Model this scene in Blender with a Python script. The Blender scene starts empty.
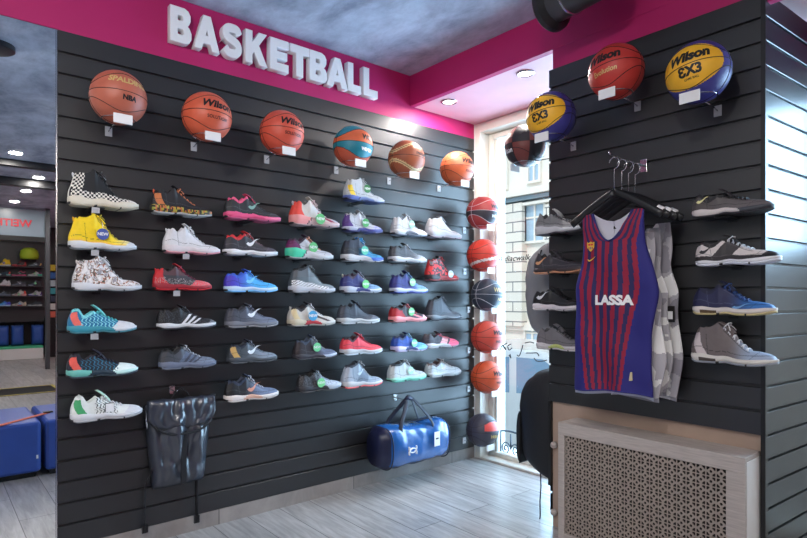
import bpy, bmesh, math, random
from math import sin, cos, pi, radians, sqrt
from mathutils import Vector, Matrix, noise
random.seed(7)
S = bpy.context.scene
col = S.collection
NV = Vector

# ---------------------------------------------------------------- camera data (solved from the slat grooves)
FPX, CXP, CYP, YAW, CAMX, CAMZ = 568.08, 403.5, 298.4, 0.8716, 3.0384, 1.2392
Fv = NV((-sin(YAW), cos(YAW), 0)); Rv = NV((cos(YAW), sin(YAW), 0)); Uv = NV((0, 0, 1))
C0 = NV((CAMX, 0, CAMZ))
def ray(px, py): return Fv + Rv * ((px - 403.0) / FPX) + Uv * ((CYP - py) / FPX)
def onX(px, py, x):
    d = ray(px, py); return C0 + d * ((x - C0.x) / d.x)
def onY(px, py, y):
    d = ray(px, py); return C0 + d * ((y - C0.y) / d.y)
def onZ(px, py, z):
    d = ray(px, py); return C0 + d * ((z - C0.z) / d.z)

YB = 2.6036          # front of the pier's slats
X1, X2 = 1.1796, 2.224
YW = 3.28            # window wall
CEIL = 2.81; SOFF = 2.60
SLTOP = 2.483

# ---------------------------------------------------------------- materials
def lin(c):
    return tuple(((x / 255.) / 12.92 if x / 255. <= .04045 else (((x / 255.) + .055) / 1.055) ** 2.4) for x in c[:3])
def mat(name, c, rough=.5, metal=0, spec=.5, coat=0, bump=0, bscale=60, var=0, vscale=8, emit=None, estr=1, trans=0, alpha=1, stretch=None, attr=False, sheen=0):
    m = bpy.data.materials.new(name); m.use_nodes = True
    nt = m.node_tree; b = nt.nodes['Principled BSDF']; L = nt.links.new
    cl = lin(c) + (1,)
    b.inputs['Base Color'].default_value = cl
    b.inputs['Roughness'].default_value = rough; b.inputs['Metallic'].default_value = metal
    b.inputs['Specular IOR Level'].default_value = spec
    b.inputs['Coat Weight'].default_value = coat
    if 'slatwall' in name: b.inputs['Coat Roughness'].default_value = .36
    b.inputs['Transmission Weight'].default_value = trans
    b.inputs['Alpha'].default_value = alpha
    if sheen: b.inputs['Sheen Weight'].default_value = sheen
    tc = nt.nodes.new('ShaderNodeTexCoord')
    src = tc.outputs['Object']
    if stretch:
        mp = nt.nodes.new('ShaderNodeMapping'); mp.inputs['Scale'].default_value = stretch
        L(src, mp.inputs['Vector']); src = mp.outputs[0]
    if attr:
        at = nt.nodes.new('ShaderNodeAttribute'); at.attribute_name = 'Col'
        basec = at.outputs['Color']; L(basec, b.inputs['Base Color'])
    else: basec = None
    if var:
        n = nt.nodes.new('ShaderNodeTexNoise'); n.inputs['Scale'].default_value = vscale; n.inputs['Detail'].default_value = 6
        L(src, n.inputs['Vector'])
        r = nt.nodes.new('ShaderNodeMapRange'); r.inputs[1].default_value = .3; r.inputs[2].default_value = .7
        r.inputs[3].default_value = 1 - var; r.inputs[4].default_value = 1 + var
        L(n.outputs['Fac'], r.inputs[0])
        mx = nt.nodes.new('ShaderNodeMix'); mx.data_type = 'RGBA'; mx.blend_type = 'MULTIPLY'; mx.inputs[0].default_value = 1
        if basec: L(basec, mx.inputs[6])
        else: mx.inputs[6].default_value = cl
        L(r.outputs[0], mx.inputs[7]); L(mx.outputs[2], b.inputs['Base Color'])
    if bump:
        n2 = nt.nodes.new('ShaderNodeTexNoise'); n2.inputs['Scale'].default_value = bscale; n2.inputs['Detail'].default_value = 4
        L(src, n2.inputs['Vector'])
        bp = nt.nodes.new('ShaderNodeBump'); bp.inputs['Strength'].default_value = bump; bp.inputs['Distance'].default_value = .004
        L(n2.outputs['Fac'], bp.inputs['Height']); L(bp.outputs[0], b.inputs['Normal'])
    if emit:
        b.inputs['Emission Color'].default_value = lin(emit) + (1,); b.inputs['Emission Strength'].default_value = estr
    return m

M = {}
M['slat'] = mat('charcoal_slatwall', (25, 25, 28), rough=.46, spec=.72, coat=.36, bump=.05, bscale=240, var=.10, vscale=5)
M['slat_back'] = mat('groove_black', (10, 10, 12), rough=.8)
M['slat_ret'] = mat('charcoal_slatwall_satin', (32, 42, 52), rough=.34, spec=.6, bump=.03, bscale=120, var=.08)  # bluish base: reflected window light put into the return wall's colour
M['pink'] = mat('magenta_paint', (190, 30, 104), rough=.55, bump=.04, bscale=90, var=.05, vscale=3)
M['soffit'] = mat('soffit_paint', (244, 188, 202), rough=.5, bump=.03, var=.03)
M['white'] = mat('white_paint', (232, 232, 230), rough=.45, var=.02)
M['letter'] = mat('white_letter', (243, 242, 244), rough=.4, var=.015)
M['frame'] = mat('window_frame_paint', (226, 224, 214), rough=.45, var=.05, vscale=6)
M['beige'] = mat('beige_wall', (176, 152, 136), rough=.6, bump=.1, bscale=50, var=.10, vscale=7)
M['ash'] = mat('ash_wood', (186, 176, 170), rough=.5, var=.14, vscale=12, stretch=(1, 6, 14), bump=.1)
M['grill'] = mat('grille_board', (176, 163, 153), rough=.55, var=.08, vscale=9)
M['darkgap'] = mat('dark_void', (44, 38, 36), rough=.9)
M['black'] = mat('black_plastic', (22, 22, 24), rough=.42, var=.05)
M['blackm'] = mat('black_metal', (26, 27, 30), rough=.35, metal=.6)
M['chrome'] = mat('chrome', (205, 205, 208), rough=.18, metal=1)
M['clear'] = mat('frosted_tag', (200, 200, 204), rough=.2, trans=.25, spec=.6)
M['paper'] = mat('white_card', (240, 238, 238), rough=.5, var=.02)
M['attr'] = mat('shoe_fabric', (200, 200, 200), rough=.6, attr=True, bump=.12, bscale=500, var=.05, vscale=60)
M['attrs'] = mat('rubber_sole', (200, 200, 200), rough=.5, attr=True, var=.03, vscale=40)
M['ballattr'] = mat('pebbled_ball', (200, 100, 50), rough=.42, attr=True, bump=.25, bscale=420, var=.05, vscale=30)
M['cloth'] = mat('jersey_fabric', (200, 200, 200), rough=.75, attr=True, bump=.06, bscale=600)
M['seam'] = mat('ball_seam', (30, 18, 16), rough=.6)
M['seamw'] = mat('ball_seam_white', (205, 205, 210), rough=.5)
M['ink'] = mat('black_ink', (20, 18, 18), rough=.5)
M['goldink'] = mat('gold_ink', (205, 176, 110), rough=.4)
M['metalw'] = mat('silver_logo', (225, 226, 228), rough=.3, metal=.3)
M['vinyl'] = mat('black_vinyl', (52, 57, 70), rough=.33, spec=.9, coat=.3, bump=.15, bscale=30)
M['nylon'] = mat('black_nylon', (22, 24, 30), rough=.6, bump=.3, bscale=60, var=.1)
M['greyny'] = mat('grey_nylon', (128, 128, 132), rough=.6, bump=.3, bscale=40, var=.12)
M['blueb'] = mat('blue_coated_nylon', (28, 92, 164), rough=.27, spec=.9, coat=.5, bump=.5, bscale=22, var=.15)
M['navyb'] = mat('navy_nylon', (20, 26, 60), rough=.4, bump=.3, bscale=30, var=.1)
M['navys'] = mat('navy_webbing', (14, 20, 44), rough=.6)
M['otto'] = mat('blue_vinyl_ottoman', (56, 88, 172), rough=.35, bump=.1, bscale=30, var=.05)
M['orange'] = mat('orange_strap', (214, 96, 60), rough=.6)
M['mirror'] = mat('mirror_silver', (235, 238, 240), rough=.01, metal=1)
M['dark'] = mat('dark_fixture', (34, 34, 38), rough=.35, spec=.6)
M['fixt'] = mat('grey_fixture', (88, 90, 94), rough=.35, metal=.5)
M['lamp'] = mat('lamp_glow', (255, 250, 240), emit=(255, 244, 236), estr=14)
M['green'] = mat('green_panel', (70, 190, 140), rough=.5, var=.1)
M['lime'] = mat('lime_cloth', (196, 224, 60), rough=.6)
M['redp'] = mat('red_lettering', (200, 44, 60), rough=.5)
M['bluebag'] = mat('blue_bag', (48, 88, 170), rough=.5)
M['stone'] = None
M['iron'] = mat('wrought_iron', (70, 82, 96), rough=.5, metal=.3)
M['carp'] = mat('pale_car_paint', (205, 206, 206), rough=.25, coat=.5)
M['carg'] = mat('car_glass', (110, 140, 165), rough=.1, spec=.8)
M['rubber'] = mat('tyre_rubber', (60, 62, 66), rough=.7)
M['tail'] = mat('tail_lamp', (190, 70, 70), rough=.3)
M['street'] = mat('pale_asphalt', (176, 174, 168), rough=.8, var=.08)
M['pane'] = mat('facade_glass', (160, 186, 204), rough=.15, spec=.8)
M['glass'] = None
def mk_glass():
    m = bpy.data.materials.new('clear_glass'); m.use_nodes = True; nt = m.node_tree
    for n in list(nt.nodes): nt.nodes.remove(n)
    o = nt.nodes.new('ShaderNodeOutputMaterial'); t = nt.nodes.new('ShaderNodeBsdfTransparent'); g = nt.nodes.new('ShaderNodeBsdfGlossy')
    g.inputs['Roughness'].default_value = .02; t.inputs[0].default_value = (.97, .985, .99, 1)
    f = nt.nodes.new('ShaderNodeFresnel'); f.inputs[0].default_value = 1.3
    x = nt.nodes.new('ShaderNodeMixShader'); nt.links.new(f.outputs[0], x.inputs[0]); nt.links.new(t.outputs[0], x.inputs[1]); nt.links.new(g.outputs[0], x.inputs[2]); nt.links.new(x.outputs[0], o.inputs[0])
    return m
M['glass'] = mk_glass()
def mk_floor(name, c1, c2, c3, bw=1.2, rh=.2, rough=.38, mort=.0025, rot=0):
    m = bpy.data.materials.new(name); m.use_nodes = True; nt = m.node_tree; L = nt.links.new
    b = nt.nodes['Principled BSDF']; b.inputs['Roughness'].default_value = rough; b.inputs['Specular IOR Level'].default_value = .8
    tc = nt.nodes.new('ShaderNodeTexCoord'); mp = nt.nodes.new('ShaderNodeMapping'); L(tc.outputs['Object'], mp.inputs[0]); mp.inputs['Rotation'].default_value = (0, 0, rot)
    br = nt.nodes.new('ShaderNodeTexBrick'); L(mp.outputs[0], br.inputs['Vector'])
    br.inputs['Scale'].default_value = 1; br.inputs['Brick Width'].default_value = bw; br.inputs['Row Height'].default_value = rh
    br.inputs['Mortar Size'].default_value = mort; br.inputs['Mortar Smooth'].default_value = .2; br.offset = .37
    br.inputs['Color1'].default_value = lin(c1) + (1,); br.inputs['Color2'].default_value = lin(c2) + (1,); br.inputs['Mortar'].default_value = lin(c3) + (1,)
    m2 = nt.nodes.new('ShaderNodeMapping'); L(mp.outputs[0], m2.inputs[0]); m2.inputs['Scale'].default_value = (1.6, 14, 1)
    n = nt.nodes.new('ShaderNodeTexNoise'); n.inputs['Scale'].default_value = 2.2; n.inputs['Detail'].default_value = 8; n.inputs['Roughness'].default_value = .65; n.inputs['Distortion'].default_value = .5; L(m2.outputs[0], n.inputs['Vector'])
    r = nt.nodes.new('ShaderNodeMapRange'); r.inputs[1].default_value = .3; r.inputs[2].default_value = .7; r.inputs[3].default_value = .62; r.inputs[4].default_value = 1.3; L(n.outputs['Fac'], r.inputs[0])
    mx = nt.nodes.new('ShaderNodeMix'); mx.data_type = 'RGBA'; mx.blend_type = 'MULTIPLY'; mx.inputs[0].default_value = 1
    L(br.outputs['Color'], mx.inputs[6]); L(r.outputs[0], mx.inputs[7]); L(mx.outputs[2], b.inputs['Base Color'])
    bp = nt.nodes.new('ShaderNodeBump'); bp.inputs['Strength'].default_value = .25; bp.inputs['Distance'].default_value = .003; L(n.outputs['Fac'], bp.inputs['Height']); L(bp.outputs[0], b.inputs['Normal'])
    return m
M['floor'] = mk_floor('wood_look_floor_tile', rough=.32, c1=(176, 173, 172), c2=(154, 152, 152), c3=(78, 76, 76))
M['base'] = mk_floor('wood_look_skirting_tile', (150, 142, 138), (138, 130, 126), (60, 58, 58), bw=.9, rh=.4, rot=pi/2)
def mk_stone():
    m = bpy.data.materials.new('pale_ashlar'); m.use_nodes = True; nt = m.node_tree; L = nt.links.new
    b = nt.nodes['Principled BSDF']; b.inputs['Roughness'].default_value = .8
    tc = nt.nodes.new('ShaderNodeTexCoord'); mp = nt.nodes.new('ShaderNodeMapping'); L(tc.outputs['Object'], mp.inputs[0]); mp.inputs['Rotation'].default_value = (pi/2, 0, 0)
    br = nt.nodes.new('ShaderNodeTexBrick'); L(mp.outputs[0], br.inputs['Vector']); br.inputs['Scale'].default_value = 1
    br.inputs['Brick Width'].default_value = .70; br.inputs['Row Height'].default_value = .26; br.inputs['Mortar Size'].default_value = .016
    br.inputs['Color1'].default_value = lin((222, 216, 204)) + (1,); br.inputs['Color2'].default_value = lin((214, 209, 198)) + (1,); br.inputs['Mortar'].default_value = lin((120, 122, 122)) + (1,)
    L(br.outputs['Color'], b.inputs['Base Color']); return m
M['stone'] = mk_stone()
M['plaster'] = mat('pale_plaster_facade', (224, 220, 210), rough=.85, var=.04, vscale=2)
def mk_ceiling():
    m = bpy.data.materials.new('mottled_grey_plaster'); m.use_nodes = True; nt = m.node_tree; L = nt.links.new
    b = nt.nodes['Principled BSDF']; b.inputs['Roughness'].default_value = .6
    tc = nt.nodes.new('ShaderNodeTexCoord')
    mp = nt.nodes.new('ShaderNodeMapping'); L(tc.outputs['Object'], mp.inputs[0]); mp.inputs['Scale'].default_value = (1, 1.6, 1)
    n = nt.nodes.new('ShaderNodeTexNoise'); n.inputs['Scale'].default_value = 2.6; n.inputs['Detail'].default_value = 9; n.inputs['Roughness'].default_value = .68; n.inputs['Distortion'].default_value = .25
    L(mp.outputs[0], n.inputs['Vector'])
    cr = nt.nodes.new('ShaderNodeValToRGB'); e = cr.color_ramp.elements
    e[0].position = .34; e[0].color = lin((138, 148, 170)) + (1,); e[1].position = .66; e[1].color = lin((204, 214, 232)) + (1,)
    L(n.outputs['Fac'], cr.inputs[0]); L(cr.outputs[0], b.inputs['Base Color'])
    bp = nt.nodes.new('ShaderNodeBump'); bp.inputs['Strength'].default_value = .2; bp.inputs['Distance'].default_value = .01; L(n.outputs['Fac'], bp.inputs['Height']); L(bp.outputs[0], b.inputs['Normal'])
    return m
M['ceil'] = mk_ceiling()
_sol = {}
def solid(c, rough=.5):
    k = (tuple(c), rough)
    if k not in _sol: _sol[k] = mat('paint_%d_%d_%d' % tuple(c), c, rough=rough, var=.02)
    return _sol[k]

# ---------------------------------------------------------------- object helpers
def tag(o, label=None, cat=None, group=None, kind=None):
    if label: o['label'] = label
    if cat: o['category'] = cat
    if group: o['group'] = group
    if kind: o['kind'] = kind
    return o
def empty(name, loc, label=None, cat=None, group=None, rz=0, rot=None):
    o = bpy.data.objects.new(name, None); col.objects.link(o); o.location = loc
    o.rotation_euler = rot if rot else (0, 0, rz); o.empty_display_size = .05
    return tag(o, label, cat, group)
def link(name, me, m, parent=None, smooth=False):
    if m is not None and len(me.materials) == 0: me.materials.append(m)
    if smooth:
        for p in me.polygons: p.use_smooth = True
    o = bpy.data.objects.new(name, me); col.objects.link(o)
    if parent: o.parent = parent
    return o
class MB:
    def __init__(s): s.v = []; s.f = []; s.c = []
    def add(s, vs, fs, c=None):
        k = len(s.v); s.v += [tuple(v) for v in vs]
        for f in fs: s.f.append(tuple(i + k for i in f)); s.c.append(c)
    def box(s, x0, x1, y0, y1, z0, z1, c=None, rot=None, piv=None):
        vs = [NV((x, y, z)) for x in (x0, x1) for y in (y0, y1) for z in (z0, z1)]
        if rot is not None:
            p = NV(piv) if piv else NV(((x0+x1)/2, (y0+y1)/2, (z0+z1)/2)); vs = [rot @ (v - p) + p for v in vs]
        s.add(vs, [(0, 1, 3, 2), (4, 6, 7, 5), (0, 4, 5, 1), (2, 3, 7, 6), (0, 2, 6, 4), (1, 5, 7, 3)], c)
    def tube(s, pts, r, n=8, c=None, closed=False, flat=None, cap=True):
        pts = [NV(p) for p in pts]; rings = []
        N = len(pts); up = NV((0, 0, 1))
        prev = None
        for i, p in enumerate(pts):
            if closed: t = pts[(i+1) % N] - pts[i-1]
            else: t = pts[min(i+1, N-1)] - pts[max(i-1, 0)]
            t = t.normalized() if t.length > 1e-9 else NV((1, 0, 0))
            if prev is None:
                a = t.cross(up)
                if a.length < .1: a = t.cross(NV((0, 1, 0)))
            else:
                a = prev - t * prev.dot(t)
                if a.length < 1e-4: a = t.cross(up)
            a.normalize(); prev = a; b = t.cross(a)
            rr = r[i] if isinstance(r, (list, tuple)) else r
            fa, fb = flat if flat else (1, 1)
            rings.append([p + a * (cos(2*pi*k/n) * rr * fa) + b * (sin(2*pi*k/n) * rr * fb) for k in range(n)])
        vs = [v for q in rings for v in q]; fs = []
        for i in range(N if closed else N-1):
            j = (i+1) % N
            for k in range(n): fs.append((i*n+k, i*n+(k+1) % n, j*n+(k+1) % n, j*n+k))
        if not closed and cap: fs.append(tuple(range(n))[::-1]); fs.append(tuple((N-1)*n+k for k in range(n)))
        s.add(vs, fs, c)
    def cyl(s, a, b, r, n=20, r2=None, c=None): s.tube([a, b], [r, r if r2 is None else r2], n, c)
    def lathe(s, prof, n=28, axis='Z', org=(0, 0, 0), c=None):
        vs = []; fs = []
        for (r, h) in prof:
            for k in range(n):
                a = 2*pi*k/n; p = (r*cos(a), r*sin(a), h)
                if axis == 'X': p = (h, r*cos(a), r*sin(a))
                if axis == 'Y': p = (r*cos(a), h, r*sin(a))
                vs.append((p[0]+org[0], p[1]+org[1], p[2]+org[2]))
        m = len(prof)
        for i in range(m-1):
            for k in range(n): fs.append((i*n+k, i*n+(k+1) % n, (i+1)*n+(k+1) % n, (i+1)*n+k))
        if prof[0][0] > 1e-6: fs.append(tuple(range(n))[::-1])
        if prof[-1][0] > 1e-6: fs.append(tuple((m-1)*n+k for k in range(n)))
        s.add(vs, fs, c)
    def prism(s, poly, h0, h1, axis='Z', c=None):
        n = len(poly)
        def P(a, b, h): return (a, b, h) if axis == 'Z' else ((h, a, b) if axis == 'X' else (a, h, b))
        vs = [P(a, b, h0) for a, b in poly] + [P(a, b, h1) for a, b in poly]
        s.add(vs, [tuple(range(n))[::-1], tuple(range(n, 2*n))] + [(i, (i+1) % n, n+(i+1) % n, n+i) for i in range(n)], c)
    def mesh(s, name, m=None):
        me = bpy.data.meshes.new(name); me.from_pydata([tuple(v) for v in s.v], [], s.f)
        if any(c is not None for c in s.c):
            ca = me.color_attributes.new('Col', 'FLOAT_COLOR', 'CORNER'); buf = []
            for p, c in zip(me.polygons, s.c):
                q = tuple(lin(c)) + (1,) if c is not None else (.5, .5, .5, 1)
                buf += list(q) * p.loop_total
            ca.data.foreach_set('color', buf)
        bm = bmesh.new(); bm.from_mesh(me); bmesh.ops.recalc_face_normals(bm, faces=bm.faces); bm.to_mesh(me); bm.free()
        if m: me.materials.append(m)
        return me
    def build(s, name, m, parent=None, smooth=False, bevel=0):
        o = link(name, s.mesh(name, m), m, parent, smooth)
        if bevel:
            b = o.modifiers.new('bevel', 'BEVEL'); b.width = bevel; b.segments = 2; b.limit_method = 'ANGLE'
        return o
def autosmooth(o, ang=40):
    me = o.data
    bm = bmesh.new(); bm.from_mesh(me)
    for f in bm.faces: f.smooth = True
    for e in bm.edges:
        if len(e.link_faces) == 2 and e.calc_face_angle(0) > radians(ang): e.smooth = False
    bm.to_mesh(me); bm.free()
    return o
def textmesh(txt, size=.05, extrude=0, offset=0, shear=0, bevel=0, res=4, align='CENTER'):
    cu = bpy.data.curves.new('txt', 'FONT'); cu.body = txt; cu.size = size; cu.extrude = extrude; cu.offset = offset
    cu.shear = shear; cu.bevel_depth = bevel; cu.resolution_u = res; cu.align_x = align; cu.align_y = 'CENTER'
    o = bpy.data.objects.new('txt', cu); col.objects.link(o)
    dg = bpy.context.evaluated_depsgraph_get(); dg.update()
    me = bpy.data.meshes.new_from_object(o.evaluated_get(dg)); bpy.data.objects.remove(o)
    me.materials.clear()
    return me
def copy_tree(o, parent=None):
    kids = [c for c in o.children]
    c = o.copy(); col.objects.link(c); c.parent = parent
    for ch in kids: copy_tree(ch, c)
    return c
def sm(a, b, x):
    t = max(0, min(1, (x-a)/(b-a))) if a != b else float(x > a); return t*t*(3-2*t)
def lerp(a, b, t): return a + (b-a)*t
def interp(pts, x):
    if x <= pts[0][0]: return pts[0][1]
    for i in range(len(pts)-1):
        a, b = pts[i], pts[i+1]
        if x <= b[0]:
            # monotone-ish cubic
            t = (x-a[0])/(b[0]-a[0])
            m = (b[1]-a[1])
            m0 = ((b[1]-pts[i-1][1])/(b[0]-pts[i-1][0])*(b[0]-a[0])) if i > 0 else m
            m1 = ((pts[i+2][1]-a[1])/(pts[i+2][0]-a[0])*(b[0]-a[0])) if i+2 < len(pts) else m
            return (2*t**3-3*t*t+1)*a[1]+(t**3-2*t*t+t)*m0+(-2*t**3+3*t*t)*b[1]+(t**3-t*t)*m1
    return pts[-1][1]
def mixc(a, b, t): return tuple(a[i]+(b[i]-a[i])*t for i in range(3))

# ================================================================ SETTING
def slat_mb(zt, n, d=.018, g=.0108, last=None):
    """profile of n boards seen edge on: list of (depth, z) from the top down, depth 0 = front face"""
    pr = [(-d, zt), (0, zt)] if True else []
    for k in range(n):
        a = zt - .1*k; b = zt - .1*(k+1)
        if k > 0: pr += [(-.0135, a-g/2), (-.002, a-g/2), (0, a-g/2-.002)]
        if k == n-1: b = last if last is not None else b; pr += [(0, b), (-d, b)]
        else: pr += [(0, b+g/2+.002), (-.002, b+g/2), (-.0135, b+g/2)]
    return pr
def slat_wall(name, P0, dirv, length, nrm, zt, n, m, last=None, parent=None):
    pr = slat_mb(zt, n, last=last); mb = MB(); dirv = NV(dirv); nrm = NV(nrm); P0 = NV(P0)
    vs = []
    for t in (0, length):
        for (d, z) in pr: q = P0 + dirv*t + nrm*d; vs.append((q.x, q.y, z))
    k = len(pr); fs = [(i, i+1, k+i+1, k+i) for i in range(k-1)]
    mb.add(vs, fs)
    o = mb.build(name, m, parent); return o
def struct(o): o['kind'] = 'structure'; return o

XE, YS = 11.6, -3.6
YE0 = .469
mb = MB(); mb.box(-.02, XE, YS, YW+.02, -.06, 0); o = struct(mb.build('floor', M['floor']))
mb = MB(); mb.box(-.2, XE+.1, YS-.1, YW+.3, CEIL, CEIL+.08); struct(mb.build('ceiling', M['ceil']))
# wall_left: slats
o = struct(slat_wall('wall_left', (0, YE0, 0), (0, 1, 0), YW-YE0, (1, 0, 0), SLTOP, 24, M['slat'], last=SLTOP-2.4))
mb = MB(); mb.box(-.12, -.019, YE0, YW, 0, SLTOP); struct(mb.build('trim_1', M['slat_back']))
# magenta band above slats and mirror
mb = MB(); mb.box(-.12, 0, YS, YW, SLTOP+.0005, CEIL-.001); struct(mb.build('trim_2', M['pink']))
mb = MB(); mb.box(-.018, .004, YE0, YW, .0005, SLTOP-2.4-.001); struct(mb.build('baseboard_left', M['base']))
# bulkhead (magenta face, pale underside)
mb = MB(); mb.box(.0005, XE, 2.618, 2.66, SOFF-.0043, CEIL-.001); struct(mb.build('trim_3', M['pink']))
mb = MB(); mb.box(.0005, XE, 2.6605, YW+.1, SOFF-.004, SOFF+.001); struct(mb.build('trim_4', M['soffit']))
# pier core
PX0, PX1 = X1+.012, X2-.004
mb = MB()
mb.box(PX0, PX1-.02, 2.622, YW+.2, 0, .72)
o = struct(mb.build('wall_pier_lower', M['beige']))
mb = MB(); mb.box(PX0, PX1-.02, 2.622, YW+.2, .7201, SLTOP+.0); struct(mb.build('wall_pier', M['slat_back']))
mb = MB(); mb.box(PX0+.002, XE, 2.619, 2.65, SLTOP-.04, SOFF-.0045); struct(mb.build('trim_5', M['pink']))
struct(slat_wall('wall_pier_front', (X1, YB, 0), (1, 0, 0), X2-X1-.018, (0, -1, 0), SLTOP-.002, 18, M['slat'], last=.682))
struct(slat_wall('wall_pier_side', (X1, YB+.012, 0), (0, 1, 0), YW-YB-.013, (-1, 0, 0), SLTOP-.002, 24, M['slat'], last=.082))
RET = NV((.067, 1, 0)).normalized()
RN = NV((1, -.067, 0)).normalized()
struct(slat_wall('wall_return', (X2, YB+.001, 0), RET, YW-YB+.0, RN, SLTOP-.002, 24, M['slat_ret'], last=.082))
mb = MB(); mb.box(X2-.0175, X2-.0005, YB-.004, YB+.03, 0, SLTOP-.003); struct(mb.build('trim_6', M['black']))
mb = MB(); mb.box(X1-.006, X1+.012, YB-.001, YB+.02, .22, .68); struct(mb.build('trim_7', M['black']))
# window wall beyond / the other walls
mb = MB(); mb.box(4.6, XE, YW, YW+.15, 0, CEIL-.001)
mb.box(2.2, 4.6, YW, YW+.15, 2.36, SOFF-.0045)
struct(mb.build('wall_far', M['pink']))
mb = MB(); mb.box(XE, XE+.1, YS, YW+.15, 0, CEIL-.001); struct(mb.build('wall_right', M['slat']))
mb = MB(); mb.box(-.1, XE, YS-.1, YS, 0, CEIL-.001); struct(mb.build('wall_back', M['white']))
mb = MB(); mb.box(-.12, -.03, YS, YE0, 0, SLTOP); struct(mb.build('wall_left_front', M['slat_back']))
# mirror
t = empty('wall_mirror', (0, -.8, 0), 'tall frameless wall mirror left of the charcoal slat wall, reflecting the shop', 'mirror')
mb = MB(); mb.box(-.022, -.002, -2.4+.8, YE0-.009+.8, .004, SLTOP-.002); mb.build('mirror_glass', M['mirror'], t)
mb = MB(); mb.box(-.022, .0, YE0-.0085+.8, YE0-.002+.8, .004, SLTOP-.002); mb.build('edge_trim', M['chrome'], t)

# ---- window 1 (between slat wall and pier)
def win(name, x0, x1, z1, jl, fl):
    """x0..x1 opening, frame members and a pane"""
    t = empty(name, ((x0+x1)/2, YW, 0)); t['kind'] = 'structure'; ox = (x0+x1)/2
    mb = MB()
    mb.box(x0-ox, x0-ox+jl, 0, .30, 0, z1)             # jamb
    mb.box(x1-ox-jl*.4, x1-ox, 0, .30, 0, z1)
    mb.box(x0-ox+jl, x1-ox-jl*.4, 0, .30, z1-.07, z1)
    mb.box(x0-ox+jl, x1-ox-jl*.4, -.0, .17, .0005, .016)
    o = mb.build('jamb', M['frame'], t, bevel=.004)
    mb = MB(); y0 = .10
    a, b = x0-ox+jl+.003, x1-ox-jl*.4-.003
    mb.box(a, a+fl, y0, y0+.06, .017, z1-.072); mb.box(b-fl, b, y0, y0+.06, .017, z1-.072)
    mb.box(a+fl, b-fl, y0, y0+.06, z1-.072-fl, z1-.072); mb.box(a+fl, b-fl, y0, y0+.06, .017, .017+.03)
    mb.box(a+fl, a+fl+.018, y0+.018, y0+.042, .048, z1-.072-fl)   # glazing bead
    mb.build('window_frame', M['frame'], t, bevel=.005)
    mb = MB(); mb.box(a+fl, b-fl, y0+.028, y0+.034, .045, z1-.07-fl); mb.build('pane', M['glass'], t)
    return t
win('window_1', .012, X1-.02, SOFF-.006, .05, .045)
win('window_2', 2.31, 4.58, 2.355, .03, .05)
mb = MB(); mb.box(.0005, .0115, YW, YW+.3, 0, SOFF-.006); struct(mb.build('trim_8', M['white']))
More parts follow.
